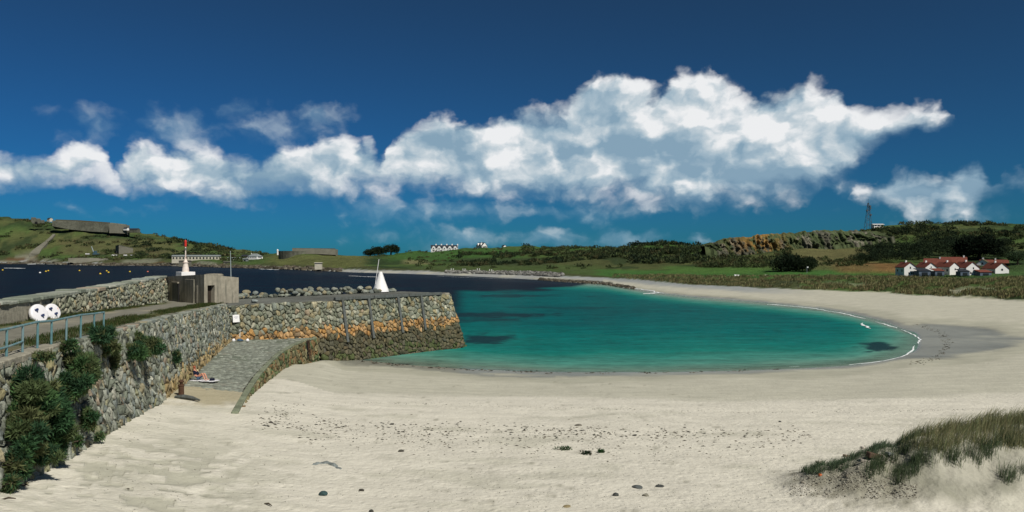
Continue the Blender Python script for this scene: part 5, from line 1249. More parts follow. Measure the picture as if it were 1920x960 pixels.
scrub('quarry_hill_scrub', 'dark gorse and bramble scrub covering the quarry hill', [(1640, 2150, 405, 470, 700, 1.8, .52, SCR, .9), (1310, 1480, 462, 502, 330, 1.7, .45, SCR, .9), (1330, 2100, 405, 440, 200, 1.3, .50, SCR, .7), (1640, 2000, 425, 470, 220, 2.0, .56, DRK, .9), (1130, 1330, 468, 494, 420, 2.2, .44, DRK + SCR, 1.0), (1500, 1640, 485, 500, 60, 1.4, .50, SCR, .8)], 71)
scrub('headland_scrub', 'low dark scrub scattered over the middle headland', [(860, 1140, 474, 500, 430, 1.9, .50, DRK + SCR, .8), (980, 1300, 458, 480, 260, 2.2, .50, SCR, .8), (760, 1180, 462, 505, 240, 1.6, .55, SCR, .8), (960, 1310, 452, 463, 150, 2.4, .44, DRK, .9)], 72)
scrub('harbour_hill_scrub', 'dark scrub patches on the slope below the hilltop fort', [(-250, 500, 410, 492, 480, 3.8, .56, SCR, .45), (250, 430, 450, 485, 240, 4.0, .46, DRK + SCR, .6)], 73)
rgw = np.random.default_rng(74); parts = []
for _ in range(150):
    px_ = rgw.uniform(1598, 1895); b_ = on_ground(px_, rgw.uniform(395, 455)); py_ = 480 + F * (EYE - b_.z) / b_.y
    h = rgw.uniform(5, 8) * np.interp(px_, [1598, 1660, 1800, 1890], [.6, .9, 1.1, .8]); c0 = np.array(DRK[rgw.integers(0, 3)]) * rgw.uniform(.8, 1.3)
    parts.append(leaves(lumpy((b_.x, b_.y, b_.z + h * .5), h * .5, 7, rgw, .9), 240, h * .10, h * .075, rgw, cols=(c0,)))
v_, f, c_ = stack(parts); o = npmesh('woodland', v_, f, MAT['leaf'], colr=c_); tag(o, 'belt of dark woodland on the slope behind the red-roofed houses', 'woodland', kind='stuff')
rgt = np.random.default_rng(75)
tree(694, 905, 9, 14, 'small dark tree at the left end of the clump on the skyline', rgt, DRK, 1500)
tree(709, 900, 11, 17, 'tallest rounded tree of the dark clump on the skyline left of the terrace', rgt, DRK, 2200)
tree(733, 870, 11, 17, 'broad dark tree at the right end of the skyline clump', rgt, DRK, 2000)
tree(1477, 385, 8.6, 14, 'large dark rounded tree below the quarry, left of its smaller neighbour', rgt, DRK, 3600, cz=.36)
tree(1514, 382, 7.4, 10.5, 'dark rounded tree below the quarry, right of the larger one', rgt, DRK, 2600, cz=.36)
tree(1836, 400, 11.5, 17, 'very dark broad tree rising behind the red roofs', rgt, ((.014, .022, .014), (.020, .030, .018)), 4200)
tree(1908, 375, 6.5, 8, 'pale green leafy tree at the right edge behind the white house', rgt, ((.06, .095, .05), (.045, .075, .035)), 1800)
tree(1189, 830, 8, 14, 'small dark tree standing on the ridge right of the middle', rgt, DRK, 1200)
tree(1240, 760, 5, 9, 'low rounded tree on the ridge near the start of the quarry hill', rgt, SCR, 900)

# ------------------------------------------------------------------ quarry cliff
mat('quarry_rock', (1, 1, 1), 0.95, 0.05, var=.35, scale=.35, bump=.5, bscale=.6, tint=True, var2=.2)
cpx = np.linspace(1318, 1668, 300); ctop = np.interp(cpx, [1318, 1345, 1380, 1450, 1500, 1560, 1620, 1668], [459, 450, 442.5, 437.5, 433.5, 429.5, 431, 440]); cft = np.interp(cpx, [1318, 1350, 1400, 1440, 1480, 1540, 1600, 1640, 1668], [462, 476, 482, 481, 474, 466, 458, 452, 444])
rows = np.linspace(0, 1, 44); CV, CC = [], []
for k in rows:
    wig = (fbm(cpx / 9, np.full_like(cpx, k * 2.5), 4, 501) - .5) * 13 + (fbm(cpx / 2.6, np.full_like(cpx, k * 7), 3, 502) - .5) * 5
    Yc = 507 + k * 12 + wig * np.sin(pi * min(1, .15 + k * .8)); pyc = cft + (ctop - cft) * k + (fbm(cpx / 6, np.full_like(cpx, k * 3), 3, 503) - .5) * 3 + k * ((fbm(cpx / 14, np.full_like(cpx, 3.7), 4, 506) - .35) * 9)
    z = EYE + (480 - pyc) / F * 512; X = (cpx - 960) / F * 512
    CV.append(np.stack([X, Yc, z], 1))
    nA = fbm(cpx / 12, np.full_like(cpx, k * 2), 4, 504); nB = fbm(cpx / 5, np.full_like(cpx, k * 6), 4, 505)
    c_ = np.zeros((300, 3)); c_[:] = (.085, .085, .062); c_ = lerp(c_, (.17, .16, .12), sstep(nB, .57, .70)); c_ = lerp(c_, (.060, .078, .036), sstep(nA + .12 * sstep(k, .75, 1.0), .40, .52))
    c_ = lerp(c_, (.22, .125, .035), sstep(nB + .25 * k, .55, .72) * np.exp(-((cpx - 1425) / 42) ** 2) * .9); CC.append(c_)
sk = CV[0].copy(); sk[:, 2] -= 9; sk[:, 1] -= 6; CV.insert(0, sk); CC.insert(0, np.tile((.060, .078, .036), (300, 1)))
Xb = (cpx - 960) / F * 556; CV.append(np.stack([Xb, np.full(300, 556.0), grounds(Xb, np.full(300, 556.0)) - .3], 1)); CC.append(np.tile((.05, .06, .026), (300, 1)))
ii = np.arange(46 * 300).reshape(46, 300); qd = np.stack([ii[:-1, :-1], ii[:-1, 1:], ii[1:, 1:], ii[1:, :-1]], -1).reshape(-1, 4)
o = npmesh('quarry_cliff', np.vstack(CV), qd, MAT['quarry_rock'], colr=np.vstack(CC)); o['kind'] = 'structure'

# ------------------------------------------------------------------ buildings
mat('white_wall', (0.78, 0.77, 0.74), 0.8, 0.2, var=.04, scale=.8, var2=.05)
mat('red_tile', (0.165, 0.056, 0.040), 0.85, 0.1, var=.22, scale=1.2, bump=.05, bscale=3)
mat('brown_tile', (0.10, 0.085, 0.05), 0.85, 0.1, var=.22, scale=1.2)
mat('slate', (0.028, 0.032, 0.04), 0.7, 0.2, var=.2, scale=.6)
mat('pane', (0.02, 0.025, 0.03), 0.15, 0.5); mat('fort_stone', (0.115, 0.118, 0.09), 0.9, 0.1, var=.35, scale=.35, var2=.35)
mat('pale_concrete', (0.165, 0.16, 0.125), 0.9, 0.1, var=.15, scale=.3, var2=.12)
mat('grey_roof', (0.21, 0.24, 0.24), 0.7, 0.2, var=.15, scale=.3); mat('cream_wall', (0.52, 0.49, 0.39), 0.85, 0.1, var=.12, scale=.4)
def house(name, b_, w_, L_, eave, ridge, ang, label, roofm='red_tile', wallm='white_wall', group=None, gable_win=((0, .72, .7, 1.0),), side_win=3, chim=(.5,), door=True, cat='house', hip=0.0, dormers=0, front='gable', over=.3):
    """gable end faces local -y; the long side faces local -x and +x; ang turns the gable normal to the right"""
    e = empty(name, b_, label, cat, group); c0, s0 = cos(ang), sin(ang)
    def T(x, y, z): return Vector((b_.x + x * c0 - y * s0, b_.y + x * s0 + y * c0, b_.z + z))
    h = w_ / 2; m_ = MB()
    pts = [T(-h, 0, -1), T(h, 0, -1), T(h, L_, -1), T(-h, L_, -1), T(-h, 0, eave), T(h, 0, eave), T(h, L_, eave), T(-h, L_, eave), T(0, hip, ridge - .05), T(0, L_ - hip, ridge - .05)]
    m_.poly(pts, [(0, 1, 5, 8, 4), (1, 2, 6, 5), (2, 3, 7, 9, 6), (3, 0, 4, 7), (5, 6, 9, 8), (7, 4, 8, 9)]).build('wall', MAT[wallm], e)
    sl_ = (ridge - eave) / h; oz = over * sl_; y0_, y1_ = -over, L_ + over; rf_ = MB(); tk = .18
    a = [T(-h - over, y0_, eave - oz), T(0, y0_ + hip, ridge), T(h + over, y0_, eave - oz), T(-h - over, y1_, eave - oz), T(0, y1_ - hip, ridge), T(h + over, y1_, eave - oz)]
    up_ = Vector((0, 0, tk)); b2 = [p_ + up_ for p_ in a]
    fcs = [(6, 7, 10, 9), (7, 8, 11, 10), (0, 3, 4, 1), (1, 4, 5, 2), (0, 1, 7, 6), (1, 2, 8, 7), (3, 9, 10, 4), (4, 10, 11, 5), (0, 6, 9, 3), (2, 5, 11, 8)]
    if hip: fcs += [(6, 8, 7), (9, 10, 11)]
    roof = rf_.poly(a + b2, fcs).build('roof', MAT[roofm], e)
    def win(cx, cy, cz, ww, wh, axis):
        if axis == 'g': wn_ = MB().poly([T(cx - ww / 2, -.06, cz - wh / 2), T(cx + ww / 2, -.06, cz - wh / 2), T(cx + ww / 2, -.06, cz + wh / 2), T(cx - ww / 2, -.06, cz + wh / 2), T(cx - ww / 2, .05, cz - wh / 2), T(cx + ww / 2, .05, cz - wh / 2), T(cx + ww / 2, .05, cz + wh / 2), T(cx - ww / 2, .05, cz + wh / 2)], [(0, 1, 2, 3), (0, 4, 5, 1), (1, 5, 6, 2), (2, 6, 7, 3), (3, 7, 4, 0)])
        else:
            sx = -1 if axis == 'l' else 1; x1_, x2_ = sx * (h + .06), sx * (h - .05)
            wn_ = MB().poly([T(x1_, cy - ww / 2, cz - wh / 2), T(x1_, cy + ww / 2, cz - wh / 2), T(x1_, cy + ww / 2, cz + wh / 2), T(x1_, cy - ww / 2, cz + wh / 2), T(x2_, cy - ww / 2, cz - wh / 2), T(x2_, cy + ww / 2, cz - wh / 2), T(x2_, cy + ww / 2, cz + wh / 2), T(x2_, cy - ww / 2, cz + wh / 2)], [(0, 1, 2, 3), (0, 4, 5, 1), (1, 5, 6, 2), (2, 6, 7, 3), (3, 7, 4, 0)])
        wn_.build('window', MAT['pane'], e)
    for cx, fz_, ww, wh in gable_win: win(cx * h, 0, fz_ * ridge, ww, wh, 'g')
    for k in range(side_win):
        for ax_ in 'lr': win(0, L_ * (k + .5) / side_win, eave * .62, .9, 1.0, ax_)
    if door: 
        dd_ = MB().poly([T(h * .45, -.07, -.5), T(h * .45 + .9, -.07, -.5), T(h * .45 + .9, -.07, 2.0), T(h * .45, -.07, 2.0), T(h * .45, .05, -.5), T(h * .45 + .9, .05, -.5), T(h * .45 + .9, .05, 2.0), T(h * .45, .05, 2.0)], [(0, 1, 2, 3), (1, 5, 6, 2), (3, 7, 4, 0), (2, 6, 7, 3)]).build('door', MAT['steel_door'], e)
    for k in chim:
        cy = L_ * k; ch = MB().prism([T(x, y, 0)[:2] for x, y in ((-.35, cy - .3), (.35, cy - .3), (.35, cy + .3), (-.35, cy + .3))], b_.z + ridge - .6, b_.z + ridge + .9).build('chimney', MAT[wallm], roof)
    for k in range(dormers):
        for sx in (-1, 1):
            cy = L_ * (k + .5) / dormers; zb = eave + .2; zt_ = eave + (ridge - eave) * .75
            q = [T(sx * h * .96, cy - .9, zb), T(sx * h * .96, cy + .9, zb), T(sx * h * .96, cy, zt_ + .3), T(sx * h * .2, cy - .9, zb + .4), T(sx * h * .2, cy + .9, zb + .4), T(sx * h * .2, cy, zt_ + .3)]
            MB().poly(q, [(0, 1, 2), (0, 2, 5, 3), (2, 1, 4, 5), (3, 5, 4), (0, 3, 4, 1)]).build('dormer', MAT[wallm], roof)
    return e
GH = 'red-roofed houses behind the far beach'; A25 = radians(2)
def at_(px, py, Y): p_ = PY(px, py, Y); return p_
GW = ((0, .62, .5, .9), (-.22, .22, .55, .8), (.22, .22, .55, .8))
house('house', at_(1707, 518, 346), 5.4, 7.5, 3.9, 5.9, A25, 'leftmost white gabled house with red roof behind the far beach', gable_win=GW, side_win=2, group=GH)
house('house', at_(1746, 517, 352), 5.2, 8.5, 3.7, 5.7, A25, 'second white gable from the left with a low red porch roof in front', gable_win=((0, .66, .4, .6),), side_win=3, group=GH)
house('house', at_(1790, 517.5, 350), 5.0, 9, 4.0, 5.9, radians(12), 'third white gabled house, narrow, in the middle of the row', gable_win=((.1, .5, .5, .8),), group=GH)
house('house', at_(1824, 518.5, 346), 5.8, 10, 3.9, 6.2, A25, 'fourth white gabled house, with lean-to on its right', gable_win=((.1, .58, .5, .8), (-.3, .25, .6, .8)), group=GH)
house('house', at_(1879, 521, 346), 6.0, 9.5, 4.0, 6.4, A25, 'rightmost front gable, white with a round dark window', gable_win=((0, .55, .8, .8), (-.2, .18, .8, 1.2), (.3, .18, .8, 1.2)), group=GH)
house('house', at_(1782, 513, 380), 7, 11, 4.4, 7.0, radians(58), 'back-row house with long red roof behind the third gable', side_win=3, chim=(.4,), group=GH)
house('house', at_(1812, 512, 388), 8, 11, 4.6, 7.6, radians(66), 'tallest red roof, in the back row behind the fourth gable', side_win=3, chim=(.1,), group=GH)
house('house', at_(1842, 514, 380), 7.5, 10, 4.2, 6.9, radians(-35), 'back-row house with brown roof and shaded gable facing left', roofm='brown_tile', side_win=2, chim=(.3,), group=GH)
house('house', at_(1890, 515, 385), 7.5, 11.5, 4.4, 7.0, radians(62), 'white two-storey house with red roof and white chimney at the right end', side_win=4, chim=(.45,), group=GH)
house('house', at_(1926, 519, 372), 7, 9, 2.8, 5.0, radians(30), 'low brown-roofed house cut by the right edge', roofm='brown_tile', wallm='cream_wall', group=GH)
# porches, garages and low garden walls in front
mat('shade_wall', (0.10, 0.13, 0.17), .85, .1, var=.1, scale=1)  # bluish dark of a white wall in shade, put into the colour
def lean(px, py, Y, w_, d_, h, ang, label, rm='red_tile', wm='shade_wall'):
    b_ = at_(px, py, Y); e = empty('garage', b_, label, 'garage', 'low garages between the red-roofed houses'); R_ = Matrix.Rotation(ang, 3, 'Z')
    MB().box(b_ + Vector((0, 0, h / 2 - .5)), (w_, d_, h + 1), ang).build('wall', MAT[wm], e)
    q = [b_ + R_ @ Vector((sx * (w_ / 2 + .25), sy * (d_ / 2 + .25), h + .02 + (.9 if sy > 0 else 0))) for sx, sy in ((-1, -1), (1, -1), (1, 1), (-1, 1))]
    MB().poly(q + [p_ + Vector((0, 0, .15)) for p_ in q] , [(0, 3, 2, 1), (4, 5, 6, 7), (0, 1, 5, 4), (1, 2, 6, 5), (2, 3, 7, 6), (3, 0, 4, 7)]).build('roof', MAT[rm], e)
    R2 = R_ @ Vector((0, -d_ / 2 - .04, 0)); MB().box(b_ + R2 + Vector((0, 0, .9)), (w_ * .5, .1, 1.7), ang).build('door', MAT['pane'], e)
lean(1729, 518, 343, 5.0, 4, 2.3, A25, 'low shaded garage between the first and second gables', 'slate')
lean(1757, 518, 345, 4.0, 4, 2.3, A25, 'low porch with red roof right of the second gable')
lean(1843, 520, 344, 5.0, 4, 2.2, A25, 'low lean-to with red roof right of the fourth gable')
lean(1805, 519, 345, 4.0, 3.5, 2.3, A25, 'low dark-roofed porch left of the fourth gable', 'slate')
mat('hedge', (0.012, 0.018, 0.012), 0.95, 0.05, var=.4, scale=2, bump=.15, bscale=3)
for i, (p0, p1, py_, lab) in enumerate(((1718, 1772, 519.5, 'low dark garden hedge in front of the second house'), (1776, 1816, 521, 'dark garden hedge in front of the third house'), (1830, 1868, 522, 'dark hedge between the fourth and fifth gables'), (1888, 1935, 523, 'dark hedge at the right edge before the brown-roofed house'))):
    a_, b_ = at_(p0, py_, 336), at_(p1, py_, 336); rgh = np.random.default_rng(80 + i)
    lumps = [((a_.x + (b_.x - a_.x) * k, 336 + rgh.normal(0, .2), a_.z + .35), (.9, .6, .7)) for k in np.linspace(0, 1, 14)]
    v_, f, c_ = leaves(lumps, 700, .3, .22, rgh, cols=((.012, .02, .012), (.018, .026, .014))); o = npmesh('garden_hedge', v_, f, MAT['leaf'], colr=c_, loc=tuple(a_)); tag(o, lab, 'hedge', 'garden hedges before the houses')

# white terrace and cottages on the middle skyline
tb_ = on_ground(808, 985); tb_.z = PY(808, 471.2, 985).z; te = empty('terrace', tb_, 'long white terrace with dark roof and five front gables on the skyline', 'house')
bL = 33.0; ang = radians(6); R_ = Matrix.Rotation(ang, 3, 'Z')
def TT(x, y, z): return tb_ + R_ @ Vector((x, y, z))
MB().poly([TT(0, 0, -2), TT(bL, 0, -2), TT(bL, 8, -2), TT(0, 8, -2), TT(0, 0, 4.4), TT(bL, 0, 4.4), TT(bL, 8, 4.4), TT(0, 8, 4.4), TT(0, 4, 7.6), TT(bL, 4, 7.6)], [(0, 1, 5, 4), (1, 2, 6, 9, 5), (2, 3, 7, 6), (3, 0, 4, 8, 7), (4, 5, 9, 8), (6, 7, 8, 9)]).build('wall', MAT['white_wall'], te)
rf_ = MB().poly([TT(-.3, -.5, 4.2), TT(bL - .2, -.5, 4.2), TT(bL - .2, 4, 7.8), TT(-.3, 4, 7.8), TT(-.3, 8.5, 4.2), TT(bL - .2, 8.5, 4.2)] + [TT(-.3, -.5, 4.0), TT(bL - .2, -.5, 4.0)], [(0, 1, 2, 3), (3, 2, 5, 4), (6, 7, 1, 0)]).build('roof', MAT['slate'], te)
for k in range(5):
    x = 3.3 + k * 6.6
    g_ = MB().poly([TT(x - 1.9, -.5, 2), TT(x + 1.9, -.5, 2), TT(x + 1.9, -.5, 5.0), TT(x, -.5, 6.6), TT(x - 1.9, -.5, 5.0), TT(x - 1.9, 2.5, 2), TT(x + 1.9, 2.5, 2), TT(x + 1.9, 2.5, 5.0), TT(x, 3.2, 6.6), TT(x - 1.9, 2.5, 5.0)], [(0, 1, 2, 3, 4), (1, 6, 7, 2), (0, 4, 9, 5), (2, 7, 8, 3), (3, 8, 9, 4)]).build('gable', MAT['white_wall'], te)
    MB().box(TT(x, -.52, 3.4), (1.3, .1, 1.5), ang).build('window', MAT['pane'], g_)
    MB().box(TT(x + 3.0, 4, 8.2), (1.5, .8, 1.8), ang).build('chimney', MAT['white_wall'], rf_)
    MB().box(TT(x + 3.3, -.04, 1.2), (1.1, .1, 2.0), ang).build('door', MAT['slate'], te)
MB().box(TT(bL + 2.2, 3, .8), (4.6, 5, 4.4), ang).build('side_wing', MAT['white_wall'], te)
cb2 = at_(908.5, 467.5, 980); house('cottage', cb2, 8, 12, 4.2, 8.2, radians(38), 'white cottage with dark roof and two dormers, alone on the skyline right of the terrace', roofm='slate', gable_win=((0, .3, 1, 1.4),), side_win=2, chim=(.5,), dormers=2)
house('cottage', at_(947, 465, 980), 4, 5, 2.2, 3.6, radians(30), 'tiny white cottage beside bushes on the skyline', roofm='slate', gable_win=(), side_win=1, chim=())

# forts and harbour buildings on the far left
fb = at_(160, 430, 1440); ft = empty('hilltop_fort', fb, 'long grey stone fort wall with square bastion along the hilltop at left', 'fort')
def wallrun(name, pts, Y, depth, parent, mt='fort_stone', batter=3.0):
    """pts: (px, py_top, py_bottom) along a wall; sloped face, level walk on top"""
    n = len(pts); V_ = []
    for px_, tp, bt in pts: V_.append(PY(px_, bt, Y - batter))
    for px_, tp, bt in pts: V_.append(PY(px_, tp, Y))
    for px_, tp, bt in pts: q = PY(px_, tp, Y); V_.append(q + Vector((0, depth, 0)))
    for px_, tp, bt in pts: q = PY(px_, tp, Y); V_.append(Vector((q.x, Y + depth, V_[0].z - 5)))
    f = [(k * n + i, k * n + i + 1, (k + 1) * n + i + 1, (k + 1) * n + i) for k in range(3) for i in range(n - 1)] + [(0, n, 2 * n, 3 * n), (n - 1, 4 * n - 1, 3 * n - 1, 2 * n - 1)]
    return MB().poly(V_, f).build(name, MAT[mt], parent)
wallrun('rampart', [(98, 413, 424), (130, 414, 430), (170, 416.5, 434), (212, 419, 436)], 1440, 10, ft)
wallrun('parapet', [(104, 411.5, 414), (150, 413, 416), (205, 417, 419.5)], 1446, 3, ft, 'brown_tile', 0)
wallrun('bastion', [(205, 419.5, 437), (214, 420, 437), (236, 422, 438)], 1425, 14, ft, 'pale_concrete')
wallrun('bastion_top', [(207, 417.5, 421), (234, 420.5, 424)], 1430, 8, ft)
for px_, py_, w_, h_ in ((63, 417, 6, 9), (72, 418, 5, 8), (80, 419, 4, 6)): MB().box(at_(px_, py_, 1455) + Vector((0, 0, h_ / 2)), (w_, 6, h_)).build('gate_tower', MAT['fort_stone'], ft, bevel=.4)
MB().box(at_(68, 419, 1453) + Vector((0, 0, 3)), (12, 5, 6)).build('gate_arch', MAT['fort_stone'], ft)
MB().box(at_(68, 420, 1449.5) + Vector((0, 0, 2)), (3.6, 3, 4.6)).build('gate_opening', MAT['black_iron'], ft)
house('hut', at_(96, 414.5, 1450), 6, 8, 4, 6, radians(60), 'small hut with dark roof at the left end of the hilltop fort', roofm='slate', wallm='cream_wall', side_win=2, chim=(), door=False, cat='hut')
house('hut', at_(240, 431, 1420), 5, 8, 2.6, 4.4, radians(70), 'small white hut right of the hilltop bastion', roofm='slate', side_win=2, chim=(), door=False, cat='hut')
house('hut', at_(260, 435, 1430), 9, 20, 4, 6.5, radians(80), 'dark low shed on the skyline right of the hilltop fort', roofm='slate', wallm='fort_stone', side_win=3, chim=(), door=False, cat='hut')
# wall running down the slope
sp = [(101, 443), (95, 450), (86, 458), (78, 465), (70, 472), (64, 480)]
V_ = []; wdt = [3, 4, 5, 8, 11, 14]
for (px_, py_), w_ in zip(sp, wdt): 
    c_ = hit(px_, py_); V_ += [c_ + Vector((-w_ * .5, -2, -3)), c_ + Vector((-w_ * .5, -1, 4)), c_ + Vector((w_ * .5, 2, 4)), c_ + Vector((w_ * .5, 3, -3))]
o = MB().poly(V_, [(i * 4 + k, i * 4 + (k + 1) % 4, (i + 1) * 4 + (k + 1) % 4, (i + 1) * 4 + k) for i in range(5) for k in range(4)] + [(0, 1, 2, 3), (23, 22, 21, 20)]).build('slope_wall', MAT['pale_concrete']); tag(o, 'pale wall running down the hillside below the fort gate', 'wall')
# concrete block, quay, shoreline buildings
gb = hit(230, 475); e = empty('shore_building', gb, 'blank pale concrete block building on the slope below the bastion', 'building'); 
MB().prism([(gb.x - 14, gb.y + 6), (gb.x - 2, gb.y - 8), (gb.x + 15, gb.y + 2), (gb.x + 4, gb.y + 16)], [gb.z - 4] * 4, [gb.z + 11, gb.z + 12.5, gb.z + 7.5, gb.z + 8]).build('wall', MAT['pale_concrete'], e)
MB().prism([(gb.x - 14.4, gb.y + 6), (gb.x - 2, gb.y - 8.4), (gb.x + 15.4, gb.y + 2), (gb.x + 4, gb.y + 16.4)], [gb.z + 11, gb.z + 12.5, gb.z + 7.5, gb.z + 8], [gb.z + 11.6, gb.z + 13.1, gb.z + 8.1, gb.z + 8.6]).build('roof', MAT['fort_stone'], e)
MB().box((gb.x - 9, gb.y - .5, gb.z + 1), (3, 3, 4), -.86).build('door', MAT['black_iron'], e)
o = wallrun('quay_ramp', [(128, 484, 491), (150, 483.5, 496), (176, 484, 496), (190, 485.5, 493)], 1090, 25, None, 'pale_concrete', 12); tag(o, 'pale concrete quay ramp at the water below the hilltop fort', 'quay')
kb = hit(180, 479); e = empty('harbour_crane', kb, 'small blue-grey mobile crane standing on the far quay at left', 'crane')
mat('crane_blue', (0.05, 0.10, 0.13), .5, .4); MB().box(kb + Vector((0, 0, 2)), (9, 4, 2.6)).build('chassis', MAT['crane_blue'], e, bevel=.2); MB().box(kb + Vector((-1, 0, 5)), (4, 3.4, 4)).build('cab', MAT['crane_blue'], e, bevel=.3)
MB().tube([kb + Vector((-3, 0, 3)), kb + Vector((-7, 0, 14))], [.8, .5], 6).build('jib', MAT['grey_steel'], e)
for k in (-3, 0, 3): MB().tube([kb + Vector((k, -2.2, .7)), kb + Vector((k, 2.2, .7))], .9, 10).build('wheel', MAT['rubber'], e)
for i, (px_, py_, w_) in enumerate(((214, 480.5, 8), (235, 480.5, 4.5), (246, 480.8, 4.5), (164, 478, 6))):
    c_ = hit(px_, py_); e = empty('parked_van', c_, ['long white vehicle parked on the far quay below the concrete block', 'small white van right of the long white vehicle on the far quay', 'rightmost small white van on the far quay', 'white van parked left of the harbour crane'][i], 'van', 'vehicles on the far quay')
    MB().box(c_ + Vector((0, 0, 1.5)), (w_, 2.2, 1.7)).build('body', MAT['white_paint'], e, bevel=.2); MB().box(c_ + Vector((w_ * .1, -.05, 2.55)), (w_ * .6, 2.0, .6)).build('window_band', MAT['pane'], e, bevel=.1)
    for k in (-.3, .3): MB().tube([c_ + Vector((w_ * k, -1.2, .5)), c_ + Vector((w_ * k, 1.2, .5))], .5, 10).build('wheel', MAT['rubber'], e)
def longhouse(px0, px1, pyt, pye, pyb, Y, label, wallm, roofm, nwin, depth=8, name='shore_building'):
    a_, b_ = PY(px0, pyb, Y), PY(px1, pyb, Y); zt_, ze = PY(px0, pyt, Y).z, PY(px0, pye, Y).z; b0 = (a_ + b_) / 2
    e = empty(name, b0, label, 'building'); L_ = b_.x - a_.x
    MB().box((b0.x, Y + depth / 2, (a_.z - 4 + ze) / 2), (L_, depth, ze - a_.z + 4)).build('wall', MAT[wallm], e)
    MB().poly([(a_.x - .6, Y - .6, ze), (b_.x + .6, Y - .6, ze), (b_.x + .6, Y + depth / 2, zt_), (a_.x - .6, Y + depth / 2, zt_), (a_.x - .6, Y + depth + .6, ze), (b_.x + .6, Y + depth + .6, ze)], [(0, 1, 2, 3), (3, 2, 5, 4), (0, 3, 4), (1, 5, 2), (0, 4, 5, 1)]).build('roof', MAT[roofm], e)
    for k in range(nwin):
        x = a_.x + L_ * (k + .5) / nwin; hgt_ = ze - a_.z
        MB().box((x, Y - .03, a_.z + hgt_ * .5), (L_ / nwin * .42, .16, hgt_ * .5)).build('window', MAT['pane'], e)
    return e
longhouse(322, 410, 478, 480.3, 487.5, 985, 'long pale stone building with grey roof behind the beacon', 'cream_wall', 'grey_roof', 14)
longhouse(425, 464, 482.5, 484, 486.5, 960, 'long low building with pale blue-grey roof right of the staff', 'cream_wall', 'grey_roof', 6)
longhouse(453, 480, 477.5, 480.5, 483.5, 1010, 'dark-roofed long shed left of the white hipped house', 'fort_stone', 'slate', 5)
longhouse(335, 351, 488, 489, 501, 905, 'blank grey concrete block at the water behind the beacon', 'pale_concrete', 'pale_concrete', 0, 12)
longhouse(419, 432, 489.5, 491, 499, 880, 'small grey hut on the shore behind the flag staff', 'pale_concrete', 'fort_stone', 1, 6, 'hut')
longhouse(455, 463, 484.5, 486, 490.5, 905, 'tiny grey hut with arched dark front on the shore', 'grey_roof', 'grey_roof', 1, 5, 'hut')
house('house', at_(487, 485.8, 950), 11, 13, 3.2, 6.4, radians(70), 'white single-storey house with pale hipped roof on the far shore', roofm='grey_roof', side_win=5, gable_win=((-.5, .3, 1.2, 1.2), (0, .3, 1.2, 1.2)), chim=(.9,), hip=4.0)
f2 = at_(570, 478, 840); e = empty('shore_fort', f2, 'round grey stone bastion with long low wall on the low promontory', 'fort')
arc = [(522 + 30 * (1 - cos(a_)), 470.5, 486, 838 + 14 * (1 - sin(a_))) for a_ in np.linspace(0, pi * .75, 10)]
V_ = [PY(px_, bt, Yq) for px_, tp, bt, Yq in arc] + [PY(px_, tp, Yq) for px_, tp, bt, Yq in arc] + [PY(555, 470.5, 860)]
MB().poly(V_, [(i, i + 1, 11 + i, 10 + i) for i in range(9)] + [(10 + i, 11 + i, 20) for i in range(9)]).build('bastion', MAT['fort_stone'], e)
wallrun('rampart', [(548, 466.5, 476), (590, 466, 476), (629, 467.5, 478)], 862, 12, e, 'pale_concrete', 1)
wallrun('parapet', [(548, 465, 467), (628, 465.8, 468)], 866, 3, e, 'fort_stone', 0)
lb = at_(520.5, 471, 845); MB().lathe(lb - Vector((0, 0, 4)), [(.9, 0), (.8, 4.5), (1.1, 4.6), (.9, 5.5), (.1, 6.2)], 10).build('turret', MAT['white_wall'], e)
o = longhouse(590, 602, 492, 493, 496, 640, 'small pale shelter on the grass of the low promontory', 'cream_wall', 'cream_wall', 0, 4, 'hut')

# lattice mast and hut on the quarry hill
mb_ = PY(1628, 427, 566); mb_.z = max(mb_.z, ground(mb_.x, mb_.y) - .5); lt = empty('lattice_mast', mb_, 'steel lattice radio mast on the quarry hill skyline', 'mast')
mat('mast_steel', (0.075, 0.085, 0.095), .6, .3); hM = 17.5
def cr(i, z): wv_ = 1.7 * (1 - z / hM) + .28; return mb_ + Vector(((-1 if i in (0, 3) else 1) * wv_, (-1 if i < 2 else 1) * wv_, z))
for i in range(4): MB().tube([cr(i, -1), cr(i, hM)], .13, 5).build('leg', MAT['mast_steel'], lt)
lv = np.linspace(0, hM, 10)
for k in range(9):
    for i in range(4):
        j = (i + 1) % 4; a_, b_ = (cr(i, lv[k]), cr(j, lv[k + 1])) if (k + i) % 2 else (cr(j, lv[k]), cr(i, lv[k + 1])); MB().tube([a_, b_], .07, 4).build('brace', MAT['mast_steel'], lt)
MB().tube([mb_ + Vector((0, 0, hM)), mb_ + Vector((0, 0, hM + 3))], .08, 5).build('antenna', MAT['mast_steel'], lt)
for z, x in ((9, 1.3), (13.5, 1.0), (12, -1.2), (15, .9)): MB().tube([mb_ + Vector((x, -1, z)), mb_ + Vector((x, -1.6, z))], [.75, .6], 10).build('dish', MAT['mast_steel'], lt)
for z in (15.5, 12.2): MB().box(mb_ + Vector((0, 0, z)), (4.0, .2, .2)).build('cross_arm', MAT['mast_steel'], lt)
longhouse(1639, 1657, 419.5, 421, 425, 566, 'long low white hut beside the lattice mast on the hill', 'white_wall', 'white_wall', 3, 5, 'hut')

